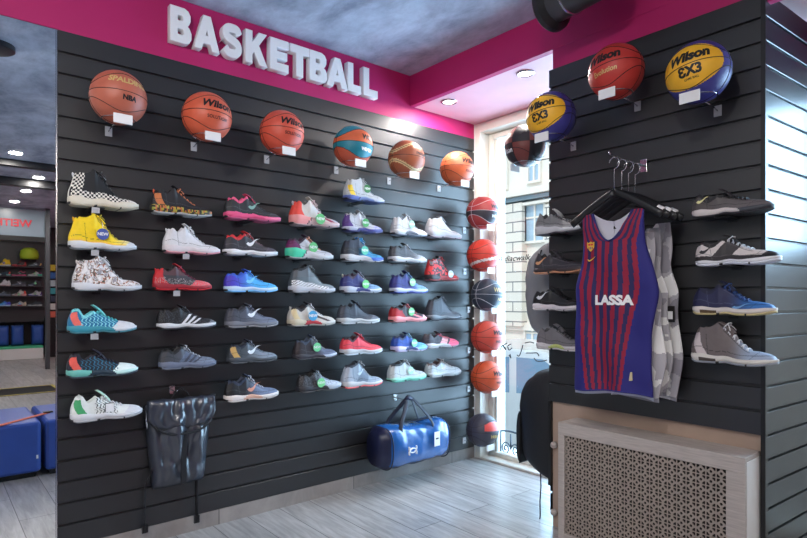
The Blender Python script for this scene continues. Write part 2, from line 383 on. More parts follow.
# ================================================================ SHOES
def shoe_shape(sp, H):
    L = .305
    st = sp.get('st', 'mid')
    k = {'low': (.86, .62, .78), 'mid': (.80, .68, .88), 'high': (.86, .85, .97)}[st]
    ts = sp.get('ts', .032); tt = sp.get('tt', .020)
    fl = sp.get('front', .37)
    top = [(0, H*k[0]*.93), (.03, H*k[0]), (.10, H*k[0]*.985), (.20, H*k[1]), (.29, H*(k[1]+k[2])/2), (fl-.03, H*k[2]), (fl+.03, H*k[2]*.955),
           (.54, lerp(H*k[2], .060, .56)), (.68, .063), (.82, .056), (.92, .049), (.975, .040), (1.0, .027)]
    W = [(0, .020), (.05, .031), (.12, .0345), (.3, .034), (.45, .037), (.62, .0455), (.72, .047), (.84, .042), (.93, .034), (.98, .023), (1.0, .012)]
    def ztop(u): return interp(top, u)
    def w(u): return max(.004, interp(W, u))
    def zb(u): return .014*max(0, (u-.72)/.28)**1.8 + .009*max(0, (.09-u)/.09)**2 + .0055*math.exp(-((u-.45)/.09)**2)
    def zs(u): return zb(u) + lerp(ts, tt, sm(.15, .8, u)) * (1 - .25*max(0, (u-.9)/.1)) + .006*math.exp(-((u-.13)/.10)**2) + .003*math.exp(-((u-.78)/.12)**2) - .006*max(0, (.05-u)/.05)
    N = 28
    def section(u):
        z0 = zs(u) - .004; h = max(.006, ztop(u) - z0); ww = w(u)
        n1 = lerp(2.5, 3.4, sm(.75, .3, u))
        cl = []
        for i in range(N+1):
            a = pi*i/N; c_, s_ = cos(a), sin(a)
            y = -ww * (1 if c_ >= 0 else -1) * abs(c_)**(2/n1); z = z0 + h*abs(s_)**(2/2.2)
            # narrow towards top
            tz = (z-z0)/h; y *= lerp(1, lerp(.80, .62, sm(.3, .55, u)*sm(.8, .5, u)+0), tz)
            cl.append((y, z))
        b = sm(.025, .07, u) * sm(fl+.03, fl-.035, u)
        if b <= 0: return cl
        wc = ww*.84; op = []
        hin = h*.42
        no = 9; ni = 5     # outer wall 0..9, inner 10..13, mid 14
        for i in range(N+1):
            j = i if i <= N//2 else N-i
            sg = -1 if i <= N//2 else 1
            if j <= no:
                t = j/no; y = lerp(ww, wc, t**1.3); z = z0 + h*t
            elif j < N//2:
                t = (j-no)/(N//2-no); y = lerp(wc-.0065, wc*.5, t**2); z = z0 + h - (h-hin)*min(1, t*1.15) + (.001 if j == no+1 else 0)
            else: y = 0; z = z0+hin
            op.append((sg*y if y else 0, z))
        return [(lerp(a[0], c[0], b), lerp(a[1], c[1], b)) for a, c in zip(cl, op)]
    def side(u, z):
        """outer half-width at height z on the -Y side"""
        s = section(u)
        for i in range(0, 9):
            if s[i][1] <= z <= s[i+1][1]:
                t = (z-s[i][1])/max(1e-6, s[i+1][1]-s[i][1]); return lerp(s[i][0], s[i+1][0], t)
        return s[0][0] if z < s[0][1] else s[9][0]
    def lean(u, z): return .026*sm(0, .16, (z-.03))*max(0, 1-u/.30) - .004*max(0, 1-u/.2)*sin(pi*min(1, max(0, (z-.03)/.07)))
    return dict(lean=lean, L=L, H=H, ztop=ztop, w=w, zb=zb, zs=zs, section=section, side=side, N=N, fl=fl, top=top)

def camo(u, z, y, cols, sc=34, seed=0):
    n = noise.noise(NV((u*.305*sc+seed, z*sc, y*sc*.6+seed*.3)))
    n2 = noise.noise(NV((u*.305*sc*2.3+seed+9, z*sc*2.3, y*sc)))
    v = (n + .5*n2) * .9 + .5
    return cols[max(0, min(len(cols)-1, int(v*len(cols))))]

def upper_color(sp, u, z, y, i, N, sh):
    H = sh['H']; zn = z/H
    j = min(i, N-1-i)
    if sh and .05 < u < sh['fl'] and j >= 9: return sp.get('lining', sp.get('collar', mixc(sp['base'], (0, 0, 0), .5)))
    c = sp['base']
    if 'grad' in sp:
        g0, g1 = sp.get('gr', (.1, .7)); c = mixc(sp['base'], sp['grad'], sm(g0, g1, u))
    if 'ank' in sp and zn > sp.get('az', .55) and u < .55: c = sp['ank']
    if 'mid' in sp:
        a, b = sp.get('mr', (.34, .62)); 
        if a < u + .0 - (zn-.4)*.35 < b and z > sh['zs'](u)+.004: c = sp['mid']
    if 'low' in sp and z < sh['zs'](u) + sp.get('lz', .022) * (1 - .35*sm(.5, .9, u)): c = sp['low']
    if 'heel' in sp and u < sp.get('hu', .2) + .20*(.42-zn) + .02*sin(zn*9): c = sp['heel']
    if 'cap' in sp and zn < sp.get('ct', .74) and abs(u - (.035 + .20*max(0, 1-zn/.78)**1.6)) < .038 + .03*(1-zn): c = sp['cap']
    if 'collar' in sp and u < sh['fl']+.02 and z > sh['ztop'](u)-.014: c = sp['collar']
    if 'toe' in sp and u > sp.get('tu', .72) + .18*(z-.03)/.05: c = sp['toe']
    p = sp.get('pat')
    if p == 'camo': c = camo(u, z, y, sp['pc'], sp.get('psc', 34), sp.get('seed', 0))
    elif p == 'check':
        if (z < sh['zs'](u) + .034*(1-.6*sm(.6, .95, u)) and .02 < u < .84) or (u + .0 < .17 and zn > .42 and u < .2-.12*(1-zn)+.03):
            c = (236, 232, 222) if (int(u*.305/.0098) + int(z/.0098)) % 2 else (18, 18, 20)
        elif u > .80: c = (235, 232, 224)
    elif p == 'streak':
        a, b = sp.get('pr', (.15, .68))
        if a < u < b and sin((u*.305 + .55*z + .006*sin(z*230)) * sp.get('pf', 360)) > .62 and zn < .75: c = sp['pc']
    elif p == 'speck' or p == 'specklow':
        if (p == 'speck' or z < sh['zs'](u)+.035) and noise.noise(NV((u*90, z*300, y*200))) > .22: c = sp['pc']
    elif p == 'hex':
        if z < sh['zs'](u)+.03*(1.3-u) and u < .8:
            c = (24, 26, 30) if sin(u*.305*420)*sin(z*420+u*60) > .25 else (232, 234, 238)
    elif p is None:
        zz = z-sh['zs'](u)
        if abs(zz-.022*(1-.25*u)-.010*math.exp(-((u-.1)/.1)**2)) < .0016 or (abs(u-.20-.10*(.5-zn)) < .005 and zn < .7) or abs(u-.74-.15*(z-.03)/.05) < .005: c = mixc(c, (0, 0, 0), .28) if sum(c) > 200 else mixc(c, (255, 255, 255), .14)
        elif .40 < u < .72 and j == 8: c = mixc(c, (0, 0, 0), .25) if sum(c) > 200 else mixc(c, (255, 255, 255), .12)
    elif p == 'panel':
        if .5 < u < .9 and abs((zn-.28) - (.7-u)*.8) < .05: c = sp['pc']
    return c

def make_shoe(t, sp, H, seed=0, detail=1.0):
    """meshes of one shoe as children of t, toe along +X, heel at x=0, display side -Y"""
    sh = shoe_shape(sp, H); L = sh['L']; N = sh['N']
    hi = sp.get('pat') in ('check', 'hex', 'camo'); NU = int((150 if hi else 110)*detail)
    # upper
    us = [0.0] + [ (k/NU)**1.0 for k in range(1, NU+1)]
    secs = [sh['section'](u) for u in us]; mul = 4 if hi else 3
    mb = MB(); vs = []; fs = []; cs = []
    # finer in section: linear subdivision x2
    def fine(s):
        o = []
        for i in range(len(s)-1):
            for q in range(mul): f = q/mul; o.append((lerp(s[i][0], s[i+1][0], f), lerp(s[i][1], s[i+1][1], f)))
        o.append(s[-1]); return o
    for u, s in zip(us, secs):
        fsx = fine(s)
        for (y, z) in fsx: vs.append((u*L + sh['lean'](u, z), y, z))
    K = len(fsx)
    for a in range(len(us)-1):
        for i in range(K-1):
            fs.append((a*K+i, (a+1)*K+i, (a+1)*K+i+1, a*K+i+1))
            um = (us[a]+us[a+1])/2; y = (vs[a*K+i][1]+vs[a*K+i+1][1])/2; z = (vs[a*K+i][2]+vs[(a+1)*K+i+1][2])/2
            cs.append(upper_color(sp, um, z, y, i//mul, N, sh))
    kb = len(vs)
    # heel cap and toe cap, bottom
    fs.append(tuple(range(K))); cs.append(upper_color(sp, .01, H*.5, 0, 2, N, sh))
    fs.append(tuple((len(us)-1)*K+i for i in range(K))[::-1]); cs.append(upper_color(sp, 1, .03, 0, 2, N, sh))
    for a in range(len(us)-1): fs.append((a*K, (a+1)*K, (a+1)*K+K-1, a*K+K-1)); cs.append(sp['base'])
    mb.v = vs; mb.f = fs; mb.c = cs
    o = mb.build('upper', M['attr'], t); autosmooth(o, 60)
    # midsole & outsole: rings around
    def sole(name, zf0, zf1, grow, colf, m):
        mb = MB(); vs = []; fs = []; cs = []; NS = int(48*detail)
        prof = [(0, -.004), (0, -.001), (.18, .002), (.5, .004), (.85, .002), (1, -.001), (1, -.006)]
        PR = []
        for a in range(NS+1):
            u = -.012 + 1.022*a/NS; uc = max(0, min(1, u))
            e = 1.0
            if u < 0: e = .72
            if u > 1: e = .5
            ww = sh['w'](uc)*e + grow*(1 if 0 <= u <= 1 else .3)
            if uc < .12: ww = max(ww, .022*e)
            wav = sp.get('wave', .0)*sin(u*18)
            z0, z1 = zf0(uc), zf1(uc) + wav
            ring = []
            for sg, pp in ((-1, prof), (1, prof[::-1])):
                for (q, g) in pp: ring.append((u*L, sg*(ww+g), lerp(z0, z1, q)))
            PR.append(ring); vs += ring
        K = len(PR[0])
        for a in range(NS):
            u = (a+.5)/NS
            for i in range(K):
                j = (i+1) % K; fs.append((a*K+i, (a+1)*K+i, (a+1)*K+j, a*K+j))
                zz = (PR[a][i][2]+PR[a][j][2])/2; cs.append(colf(u, zz))
        fs.append(tuple(range(K))); cs.append(colf(0, .01)); fs.append(tuple(NS*K+i for i in range(K))[::-1]); cs.append(colf(1, .02))
        mb.v = vs; mb.f = fs; mb.c = cs
        o = mb.build(name, m, t); autosmooth(o, 50)
    sc = sp.get('sole', (235, 235, 235)); sh_heel = sp.get('soleh', sc); st_ = sp.get('solet', sc)
    ol = sp.get('out', mixc(sc, (90, 90, 90), .35))
    seg = sp.get('solem', None)
    def cm(u, z):
        if seg and .3 < u < .62 and z < sh['zs'](u)-.008+.016*sin((u-.3)*9): return seg
        if sp.get('solepat') == 'camo': return camo(u, z, 0, sp['spc'], 60, 3)
        if sp.get('air') and .12 < u < .34 and sh['zb'](u)+.010 < z < sh['zb'](u)+.020: return sp['air']
        if sp.get('soleh') and abs(u-.30-(z-.02)*2.5) < .012: return (40, 42, 48)
        if u < .30+(z-.02)*2.5: return sh_heel
        if u > .62-(z-.02)*3: return st_
        return sc
    sole('midsole', lambda u: sh['zb'](u)+.0085, lambda u: sh['zs'](u)+.003, .0035, cm, M['attrs'])
    sole('outsole', lambda u: sh['zb'](u), lambda u: sh['zb'](u)+.009, .0032, lambda u, z: ol if (u % .34) > .03 else (30, 30, 32), M['attrs'])
    # tongue
    fl = sh['fl']; mb = MB(); tw = .021
    z1 = sh['ztop'](fl+.12); z2 = H*1.0
    path = []
    for k in range(9):
        q = k/8; u = lerp(fl+.13, fl-.045, q); z = lerp(z1+.001, z2, q**.9) + .004*sin(pi*q)
        path.append((u*L, z))
    vs = []; K = 9
    for k, (x, z) in enumerate(path):
        q = k/8; wq = tw*(1-.15*q) * (1 if k < 8 else .75)
        for side_ in (0, 1):
            for i in range(K):
                a = -1+2*i/(K-1); vs.append((x - side_*.006 - .006*(a*a)*1.0 + .010, a*wq, z - .004*a*a*(1-q*.5) - side_*.001))
    fs = []; B2 = 2*K
    for k in range(8):
        for i in range(K-1):
            fs.append((k*B2+i, k*B2+i+1, (k+1)*B2+i+1, (k+1)*B2+i)); fs.append((k*B2+K+i, (k+1)*B2+K+i, (k+1)*B2+K+i+1, k*B2+K+i+1))
        fs.append((k*B2, (k+1)*B2, (k+1)*B2+K, k*B2+K)); fs.append((k*B2+K-1, k*B2+B2-1, (k+1)*B2+B2-1, (k+1)*B2+K-1))
    for i in range(K-1): fs.append((8*B2+i, 8*B2+i+1, 8*B2+K+i+1, 8*B2+K+i))
    mb.add(vs, fs); mb.c = [sp.get('tongue', sp.get('collar', sp['base']))]*len(mb.f)
    mb.build('tongue', M['attr'], t, smooth=True)
    # laces
    if sp.get('lace') is not None:
        mb = MB(); nl = sp.get('nl', 6)
        def surf(u, a):
            s = sh['section'](u); f = a*sh['N']; i = int(f); q = f-i; i2 = min(i+1, sh['N']); return (lerp(s[i][0], s[i2][0], q), lerp(s[i][1], s[i2][1], q))
        for k in range(nl):
            u0 = lerp(fl+.035, .70, k/(nl-.5)); u1 = u0+.02
            for sgn in (1, -1):
                pts = []
                for q in range(7):
                    a = lerp(.32, .68, q/6); a = a if sgn > 0 else 1-a
                    u = lerp(u0, u1, q/6); y, z = surf(u, a)
                    pts.append((u*L, y*1.04, z+.0032+.002*sin(pi*q/6)))
                mb.tube(pts, .0026, 6, flat=(1, .7))
        # bow
        yb_, zb_ = surf(fl+.05, .5)
        for sg in (-1, 1):
            pts = [((fl+.05)*L + .012*sin(pi*q/5), sg*(.026*q/5), zb_+.008+.010*sin(pi*q/5)-.010*(q/5)) for q in range(6)]
            mb.tube(pts, .0024, 6)
            pts = [((fl+.06)*L + .02*q/4, sg*(.03*q/4), zb_+.006-.022*(q/4)**2) for q in range(5)]
            mb.tube(pts, .0022, 6)
        mb.c = [sp['lace']]*len(mb.f); mb.build('laces', M['attrs'], t, smooth=True)
    # logo
    lg = sp.get('logo'); lc = sp.get('lc', (240, 240, 240))
    def strip(rows, sides=(-1,)):
        """rows: list of polylines of (u,z) with same length -> wrapped on both sides"""
        for sg in (-1,):
            vs = []; n = len(rows[0])
            for r in rows:
                for (u, z) in r: vs.append((u*L + sh['lean'](u, z), (sh['side'](u, z)-.0016)*(-sg), z))
            fs = [(a*n+i, a*n+i+1, (a+1)*n+i+1, (a+1)*n+i) for a in range(len(rows)-1) for i in range(n-1)]
            mb.add(vs, fs)
    if lg == 'swoosh':
        mb = MB(); u0, zc, sc_ = sp.get('lp', (.30, .5, .24)); sc_ *= 1.2; z0 = H*zc - .004
        rows = []
        for a in range(4):
            q = a/3; r = []
            for k in range(19):
                s_ = k/18
                # lower edge: tail left curls, belly, rising to tip at the right
                lo = -.020*sin(pi*min(1, s_*1.45))*(1-s_)**.5 + .030*s_**1.3
                th = .0225*(sin(pi*min(1, .12+s_*.9))**1.1)*(1-s_)**.75 + .0002
                if s_ < .12: th = .014 * (s_/.12)**.7 + .002
                sl = sp.get('ls', 1)
                z = z0 + sl*(lo + th*q)*sc_/.24 * 1.0
                u = u0 + sc_*s_ + .02*(q)*(1-s_)*.6
                r.append((u, z))
            rows.append(r)
        strip(rows)
        mb.c = [lc]*len(mb.f); mb.build('side_logo', M['attrs'], t)
    elif lg == 'stripes':
        zlo = sh['zs'](.5)+.002
        for k in range(3):
            mb = MB()
            rows = []
            for a in range(3):
                r = []
                for q in range(10):
                    f = q/9; z = lerp(zlo, lerp(zlo, sh['ztop'](.5+.08*k), .80), f)
                    u = .40 + .085*k + .052*(a/2) + .15*(f) - .04; r.append((u, z))
                rows.append(r)
            strip(rows)
            mb.c = [lc]*len(mb.f); mb.build('side_stripe', M['attrs'], t)
    elif lg == 'wing':
        mb = MB(); 
        rows = [[(.22+.3*q/11, H*(.36+.10*a) + .03*sin(q/11*2.6)*(.5+a*.4)*(1-q/14)) for q in range(12)] for a in (0, 1)]
        strip(rows); mb.c = [lc]*len(mb.f); mb.build('side_logo', M['attrs'], t)
    # heel pull loop
    if 'loop' in sp:
        mb = MB(); zt = sh['ztop'](.02)
        mb.tube([(.004 + sh['lean'](0, zt) + (-.012)*sin(pi*q/8), 0, zt - .030 + .048*q/8 if q < 5 else zt + .0 - .012*(q-5)/3+ .000) for q in range(9)], .005, 8, flat=(1.4, .6))
        mb.c = [sp['loop']]*len(mb.f); mb.build('pull_loop', M['attrs'], t, smooth=True)
    if 'clip' in sp:
        mb = MB(); x0 = .47*L; z0 = sh['ztop'](.47)
        rings = []
        mb.lathe([(.0, -.004), (.008, -.003), (.010, 0), (.008, .004), (0, .005)], 14, 'Y', (0, 0, 0))
        mb.v = [(v[0]*1.7*.8 - v[2]*.5 + x0, v[1] - .012, v[2]*.7 - v[0]*.8 + z0 + .006) for v in mb.v]
        mb.c = [sp['clip']]*len(mb.f); mb.build('lace_toggle', M['attrs'], t, smooth=True)
    # round hang tag
    if 'tagc' in sp:
        tx = sp.get('tx', .42); tz = H*sp.get('tz', .40); rr = sp.get('tr', .023)*1.1
        y0 = sh['side'](tx, tz) - .012
        hang = sh['ztop'](tx) if tx > fl else H*.9
        mb = MB(); mb.lathe([(0, -.001), (rr, -.001), (rr, .001), (0, .001)], 24, 'Y', (tx*L, y0, tz)); mb.c = [sp['tagc']]*len(mb.f)
        tg = mb.build('hang_tag', M['attrs'], t)
        me = textmesh('NEW', rr*.75, offset=.0006); me.transform(Matrix.Translation((tx*L, y0-.0016, tz)) @ Matrix.Rotation(pi/2, 4, 'X'))
        link('tag_lettering', me, M['paper'], tg)
        mb = MB(); mb.tube([(tx*L, y0, tz+rr), (tx*L, y0+.004, (tz+rr+hang)/2+.004), (tx*L, -.010, hang+.002)], .0009, 5); mb.build('tag_string', M['paper'], tg)
    if 'tagw' in sp:
        tx = .50; tz = H*.42; y0 = sh['side'](tx, tz)-.012
        mb = MB(); mb.box(tx*L-.018, tx*L+.018, y0-.001, y0+.001, tz-.022, tz+.020); mb.c = [(244, 244, 246)]*len(mb.f)
        tg = mb.build('hang_tag', M['attrs'], t)
        mb = MB(); mb.box(tx*L-.019, tx*L-.017, y0-.0015, y0+.001, tz-.022, tz+.020); mb.box(tx*L-.018, tx*L+.018, y0-.0015, y0+.001, tz+.018, tz+.021); mb.build('tag_border', M['ink'], tg)

BK = (24, 24, 27); WH = (218, 219, 224); GR = (110, 114, 124); DG = (58, 60, 68); LG = (176, 180, 188)
GT = (104, 190, 120); BT = (58, 96, 176)
SH = [
 # wall, heel px, toe px, sole py, top py, spec, label
 ('A', 67, 138, 208, 168, dict(st='high', base=BK, pat='check', sole=(226, 218, 200), ts=.036, tt=.028, out=(200, 190, 170), wave=.003, clip=WH, loop=WH), 'black high-top basketball shoe with black and white checked sides and white toe'),
 ('A', 67.5, 135.5, 250, 212.5, dict(st='high', base=(252, 214, 22), grad=(246, 236, 190), gr=(.5, .95), toe=WH, tu=.82, sole=WH, loop=(240, 180, 20), tagc=(70, 88, 160), tx=.46, tz=.42, tr=.026, low=(250, 200, 70), lz=.012), 'bright yellow high-top sneaker with white sole and round blue hang tag'),
 ('A', 71.4, 141, 291, 255, dict(st='high', base=WH, pat='camo', pc=[(240, 236, 236), (236, 230, 230), (200, 196, 200), (236, 232, 228), (176, 120, 104), (70, 80, 70), (238, 234, 232), (160, 150, 156)], psc=36, sole=WH, loop=(210, 200, 200)), 'white high-top sneaker with a pink and dark floral print'),
 ('A', 66.6, 135.8, 333, 304, dict(st='low', base=(28, 116, 160), pat='streak', pc=(150, 226, 236), collar=(120, 214, 220), lining=(90, 180, 190), toe=WH, tu=.62, cap=(240, 110, 100), sole=(60, 150, 170), solet=WH, tongue=(120, 210, 205), lace=(90, 200, 205)), 'turquoise blue low sneaker with streaks, coral heel and white toe'),
 ('A', 65.7, 137.4, 376.5, 348, dict(st='low', base=(26, 32, 46), pat='streak', pc=(40, 110, 140), collar=(30, 28, 44), toe=(232, 246, 244), tu=.62, cap=(236, 96, 84), soleh=(110, 190, 180), sole=(40, 60, 76), solet=(200, 236, 230), lace=(46, 44, 60)), 'dark navy low sneaker with teal streaks, coral heel and pale mint toe'),
 ('A', 69.7, 141.6, 419.5, 389, dict(st='low', base=(232, 236, 234), pat='streak', pc=(60, 70, 70), pf=420, pr=(.3, .62), cap=(70, 170, 110), toe=WH, sole=WH, lace=WH, lining=(220, 226, 222), tagw=1, tongue=(190, 226, 205)), 'white low sneaker with green heel streaks and a square white tag'),
 ('A', 150.7, 211.5, 215.5, 185, dict(st='mid', base=(30, 28, 32), cap=(206, 120, 70), ct=.66, solepat='camo', spc=[(30, 30, 30), (176, 160, 60), (60, 56, 40), (190, 110, 60), (34, 34, 32), (168, 168, 80)], ts=.038, tt=.026, loop=(226, 96, 60), lace=(214, 130, 90)), 'black sneaker with orange laces and a marbled yellow and black sole'),
 ('A', 163.1, 219.8, 254, 223, dict(st='mid', base=(222, 220, 224), sole=(220, 212, 216), ts=.036, tt=.024, loop=WH, lace=WH, lining=(210, 208, 212), out=(220, 150, 160)), 'all white basketball shoe with a tall heel loop'),
 ('A', 153, 211.4, 290.5, 263, dict(st='mid', base=(60, 58, 64), heel=(206, 40, 50), hu=.16, ank=(90, 60, 66), toe=(228, 84, 96), tu=.60, pat='specklow', pc=(170, 160, 160), sole=(160, 40, 52), out=(190, 40, 50), ts=.03, lace=(120, 40, 70), loop=(200, 40, 50), tongue=(190, 50, 60)), 'red and black sneaker with speckled side and bright red heel'),
 ('A', 157, 215.5, 329, 304, dict(st='mid', base=(22, 22, 26), toe=(120, 124, 134), tu=.84, sole=WH, ts=.026, tt=.022, logo='stripes', lc=WH, lace=(60, 62, 70), pat='speck', pc=(70, 72, 80), out=(60, 60, 66)), 'black patent sneaker with three white side stripes and white sole'),
 ('A', 159, 214, 368.5, 343, dict(st='mid', base=(66, 68, 76), grad=(120, 130, 150), mid=(96, 108, 132), sole=(110, 118, 140), ts=.036, lace=(190, 196, 208), collar=(34, 34, 38), logo='stripes', lc=(60, 66, 84)), 'slate grey sneaker with dark side stripes and pale laces'),
 ('A', 225, 280.4, 221, 193.5, dict(st='mid', base=(44, 46, 50), collar=(230, 90, 130), lining=(220, 80, 120), sole=(232, 90, 140), solet=(240, 110, 150), toe=(60, 60, 66), ts=.028, low=(236, 100, 146), lz=.006, logo='swoosh', lc=(130, 170, 160), lp=(.36, .52, .22), lace=(70, 74, 78)), 'black sneaker with hot pink sole and pink collar'),
 ('A', 224, 277.4, 256, 230.5, dict(st='mid', base=(50, 48, 56), collar=(208, 50, 56), lining=(200, 50, 50), sole=(234, 234, 238), ts=.024, logo='swoosh', lc=WH, lp=(.36, .5, .24), lace=(150, 120, 130), toe=(60, 56, 70), loop=(40, 40, 44)), 'dark grey sneaker with red collar lining, white swoosh and white sole'),
 ('A', 225, 277.3, 292.4, 268.5, dict(st='mid', base=(78, 64, 196), grad=(76, 176, 240), gr=(.05, .55), sole=(200, 224, 250), ts=.026, logo='swoosh', lc=(120, 200, 250), lp=(.34, .5, .24), lace=(90, 170, 235), collar=(60, 100, 210), out=(120, 190, 240)), 'bright blue sneaker fading to violet at the heel'),
 ('A', 225.8, 277.8, 327.5, 302.5, dict(st='mid', base=(72, 74, 86), grad=(112, 120, 140), sole=(118, 120, 130), ts=.030, logo='swoosh', lc=(226, 230, 238), lp=(.36, .55, .26), lace=(110, 118, 138), collar=(60, 62, 74), out=(150, 150, 156)), 'grey sneaker with white swoosh and speckled grey sole'),
 ('A', 228, 274.2, 362.8, 338.5, dict(st='mid', base=(58, 64, 70), grad=(130, 142, 158), cap=(206, 168, 100), sole=(70, 76, 84), ts=.03, logo='swoosh', lc=(220, 228, 236), lp=(.34, .5, .26), lace=(120, 130, 146), collar=(40, 46, 62)), 'grey sneaker with gold heel patch and white swoosh'),
 ('A', 225, 278.2, 400, 373, dict(st='mid', base=(30, 30, 34), grad=(110, 126, 156), gr=(.25, .6), sole=(236, 226, 222), ts=.030, solem=(226, 180, 160), logo='swoosh', lc=(216, 150, 130), lp=(.36, .45, .24), lace=(190, 196, 210), collar=(44, 54, 76)), 'blue-grey sneaker with black heel, rose swoosh and white sole'),
 ('A', 291, 339.2, 227, 196, dict(st='mid', base=(199, 191, 184), heel=(230, 74, 62), hu=.20, mid=(198, 198, 198), mr=(.3, .5), toe=(190, 191, 199), sole=(198, 168, 168), ts=.05, tt=.024, soleh=(230, 150, 150), pat='panel', pc=(150, 50, 80), lace=(226, 190, 200), tagc=GT, tx=.52, tz=.26, tr=.027, loop=(190, 191, 199)), 'white sneaker with coral red heel strap and green round tag'),
 ('A', 287, 333, 259.5, 234, dict(st='mid', base=(190, 191, 199), heel=(110, 36, 92), hu=.26, soleh=(70, 200, 160), sole=(198, 198, 201), ts=.055, tt=.022, low=(179, 198, 191), lz=.004, lace=(240, 170, 140), tagc=GT, tx=.50, tz=.48, tr=.027, collar=(60, 40, 60)), 'white sneaker with mint green heel sole and purple heel, green tag'),
 ('A', 290.3, 335, 293, 264, dict(st='high', base=(84, 92, 98), ank=(96, 100, 106), grad=(130, 140, 146), pat='hex', sole=(190, 191, 199), ts=.034, collar=(26, 26, 30), tongue=(40, 42, 46), lace=(120, 130, 136)), 'grey high-top sneaker with white lattice side over a white sole'),
 ('A', 289, 335, 326, 301, dict(st='mid', base=(201, 194, 186), cap=(226, 206, 160), sole=(198, 193, 186), soleh=(201, 191, 168), solem=(190, 60, 70), ts=.034, collar=(40, 36, 40), loop=(193, 189, 186), lace=(190, 191, 199), tagc=(70, 160, 210), tx=.44, tz=.42, tr=.027, pat='panel', pc=(70, 50, 50)), 'cream white sneaker with a sky blue round tag'),
 ('A', 294.5, 336.5, 358.8, 334, dict(st='mid', base=(46, 38, 44), grad=(96, 104, 130), gr=(.35, .65), sole=(60, 58, 66), solet=(190, 196, 214), ts=.028, lace=(168, 173, 181), collar=(60, 70, 90), tagc=(120, 214, 150), tx=.47, tz=.48, tr=.026), 'dark plum and blue-grey sneaker with a mint round tag'),
 ('A', 298, 341, 391, 369, dict(st='mid', base=(40, 38, 42), grad=(186, 198, 216), gr=(.38, .55), sole=(50, 50, 56), solet=(173, 179, 189), ts=.03, tt=.03, lace=(170, 190, 210), tagc=(130, 220, 150), tx=.46, tz=.40, tr=.026, pat='speck', pc=(110, 110, 116)), 'black and pale blue sneaker with a mint round tag, lowest in its column'),
 ('A', 345.4, 384, 202.3, 177.5, dict(st='high', base=(189, 193, 198), cap=(240, 206, 60), ct=.62, sole=(120, 140, 190), soleh=(90, 110, 180), solet=(184, 184, 198), ts=.026, low=(168, 189, 198), lz=.008, lace=(168, 171, 176), tagc=(60, 130, 70), tx=.50, tz=.55, tr=.024, out=(60, 70, 110)), 'pale grey high-top with yellow heel patch and dark green tag, above the rest'),
 ('A', 344.4, 382.3, 232.6, 209.5, dict(st='mid', base=(186, 186, 194), heel=(84, 56, 130), hu=.12, toe=(180, 180, 226), tu=.68, sole=(70, 70, 140), soleh=(176, 179, 198), ts=.024, collar=(168, 168, 173), tagc=(70, 160, 84), tx=.48, tz=.42, tr=.025, lace=(189, 189, 194)), 'white and lilac sneaker with violet heel and green round tag'),
 ('A', 343, 383, 262, 237, dict(st='high', base=(40, 44, 54), grad=(50, 140, 186), gr=(.28, .42), ank=(44, 50, 66), sole=(193, 194, 199), solet=(50, 90, 180), ts=.036, tt=.024, tongue=(60, 130, 210), tagc=(96, 200, 170), tx=.46, tz=.46, tr=.025, lace=(70, 170, 210)), 'black and bright blue high-top with white heel sole'),
 ('A', 342, 381.2, 293, 269.5, dict(st='mid', base=(44, 46, 108), grad=(110, 150, 190), gr=(.4, .75), sole=(184, 189, 204), solem=(60, 70, 130), ts=.034, collar=(60, 40, 60), lace=(168, 168, 184), tagc=(120, 220, 130), tx=.52, tz=.38, tr=.025, loop=(189, 184, 168)), 'indigo blue sneaker with pale toe and bright green tag'),
 ('A', 339, 379.3, 323.8, 299.5, dict(st='mid', base=(62, 66, 78), toe=(92, 98, 112), sole=(183, 186, 189), ts=.032, collar=(40, 44, 54), lace=(60, 64, 76), out=(190, 196, 200)), 'dark slate grey sneaker with plain white sole'),
 ('A', 342, 382, 354.3, 332, dict(st='mid', base=(226, 62, 78), sole=(189, 191, 196), ts=.032, collar=(60, 30, 40), lace=(200, 60, 80), out=(190, 200, 210), tongue=(200, 56, 70)), 'plain coral red sneaker with white sole'),
 ('A', 343, 382, 386.8, 360, dict(st='high', base=(150, 162, 178), heel=(170, 178, 192), mid=(110, 122, 140), sole=(198, 198, 201), out=(240, 110, 110), ts=.036, collar=(60, 64, 76), lace=(184, 189, 194), logo='swoosh', lc=(190, 204, 214), lp=(.3, .55, .2)), 'pale blue-grey high-top with white midsole over a coral outsole'),
 ('A', 393, 426.8, 236.2, 213.5, dict(st='mid', base=(186, 186, 191), sole=(189, 189, 194), ts=.032, lace=(190, 191, 199), lining=(120, 120, 130), tagc=(160, 206, 176), tx=.48, tz=.52, tr=.024, low=(173, 173, 179), lz=.012, solem=(90, 96, 110), out=(120, 126, 140)), 'white sneaker with pale green round tag, beside a plain white high-top'),
 ('A', 390.8, 426.2, 262.6, 242.5, dict(st='mid', base=(72, 74, 80), grad=(170, 174, 182), gr=(.5, .8), sole=(193, 194, 199), ts=.028, lace=(176, 180, 188), collar=(50, 52, 58), loop=(40, 40, 44)), 'dark grey sneaker fading to light grey toe, white sole, no tag'),
 ('A', 392, 427.4, 293.4, 270, dict(st='mid', base=(46, 48, 120), grad=(120, 160, 206), gr=(.42, .7), sole=(186, 191, 206), ts=.028, out=(60, 80, 160), lace=(110, 160, 200), collar=(36, 40, 90), tagc=(150, 214, 150), tx=.50, tz=.48, tr=.023, loop=(40, 44, 90)), 'royal blue sneaker with white wavy sole and green tag'),
 ('A', 391.2, 426.3, 322, 302, dict(st='mid', base=(70, 68, 74), heel=(176, 30, 40), hu=.30, toe=(236, 190, 196), tu=.82, mid=(70, 70, 76), pat='panel', pc=(236, 130, 140), sole=(236, 150, 154), ts=.032, tagc=(120, 200, 130), tx=.50, tz=.52, tr=.024, collar=(40, 36, 40), lace=(226, 110, 120)), 'dark grey sneaker with crimson heel and pink-white toe, green tag'),
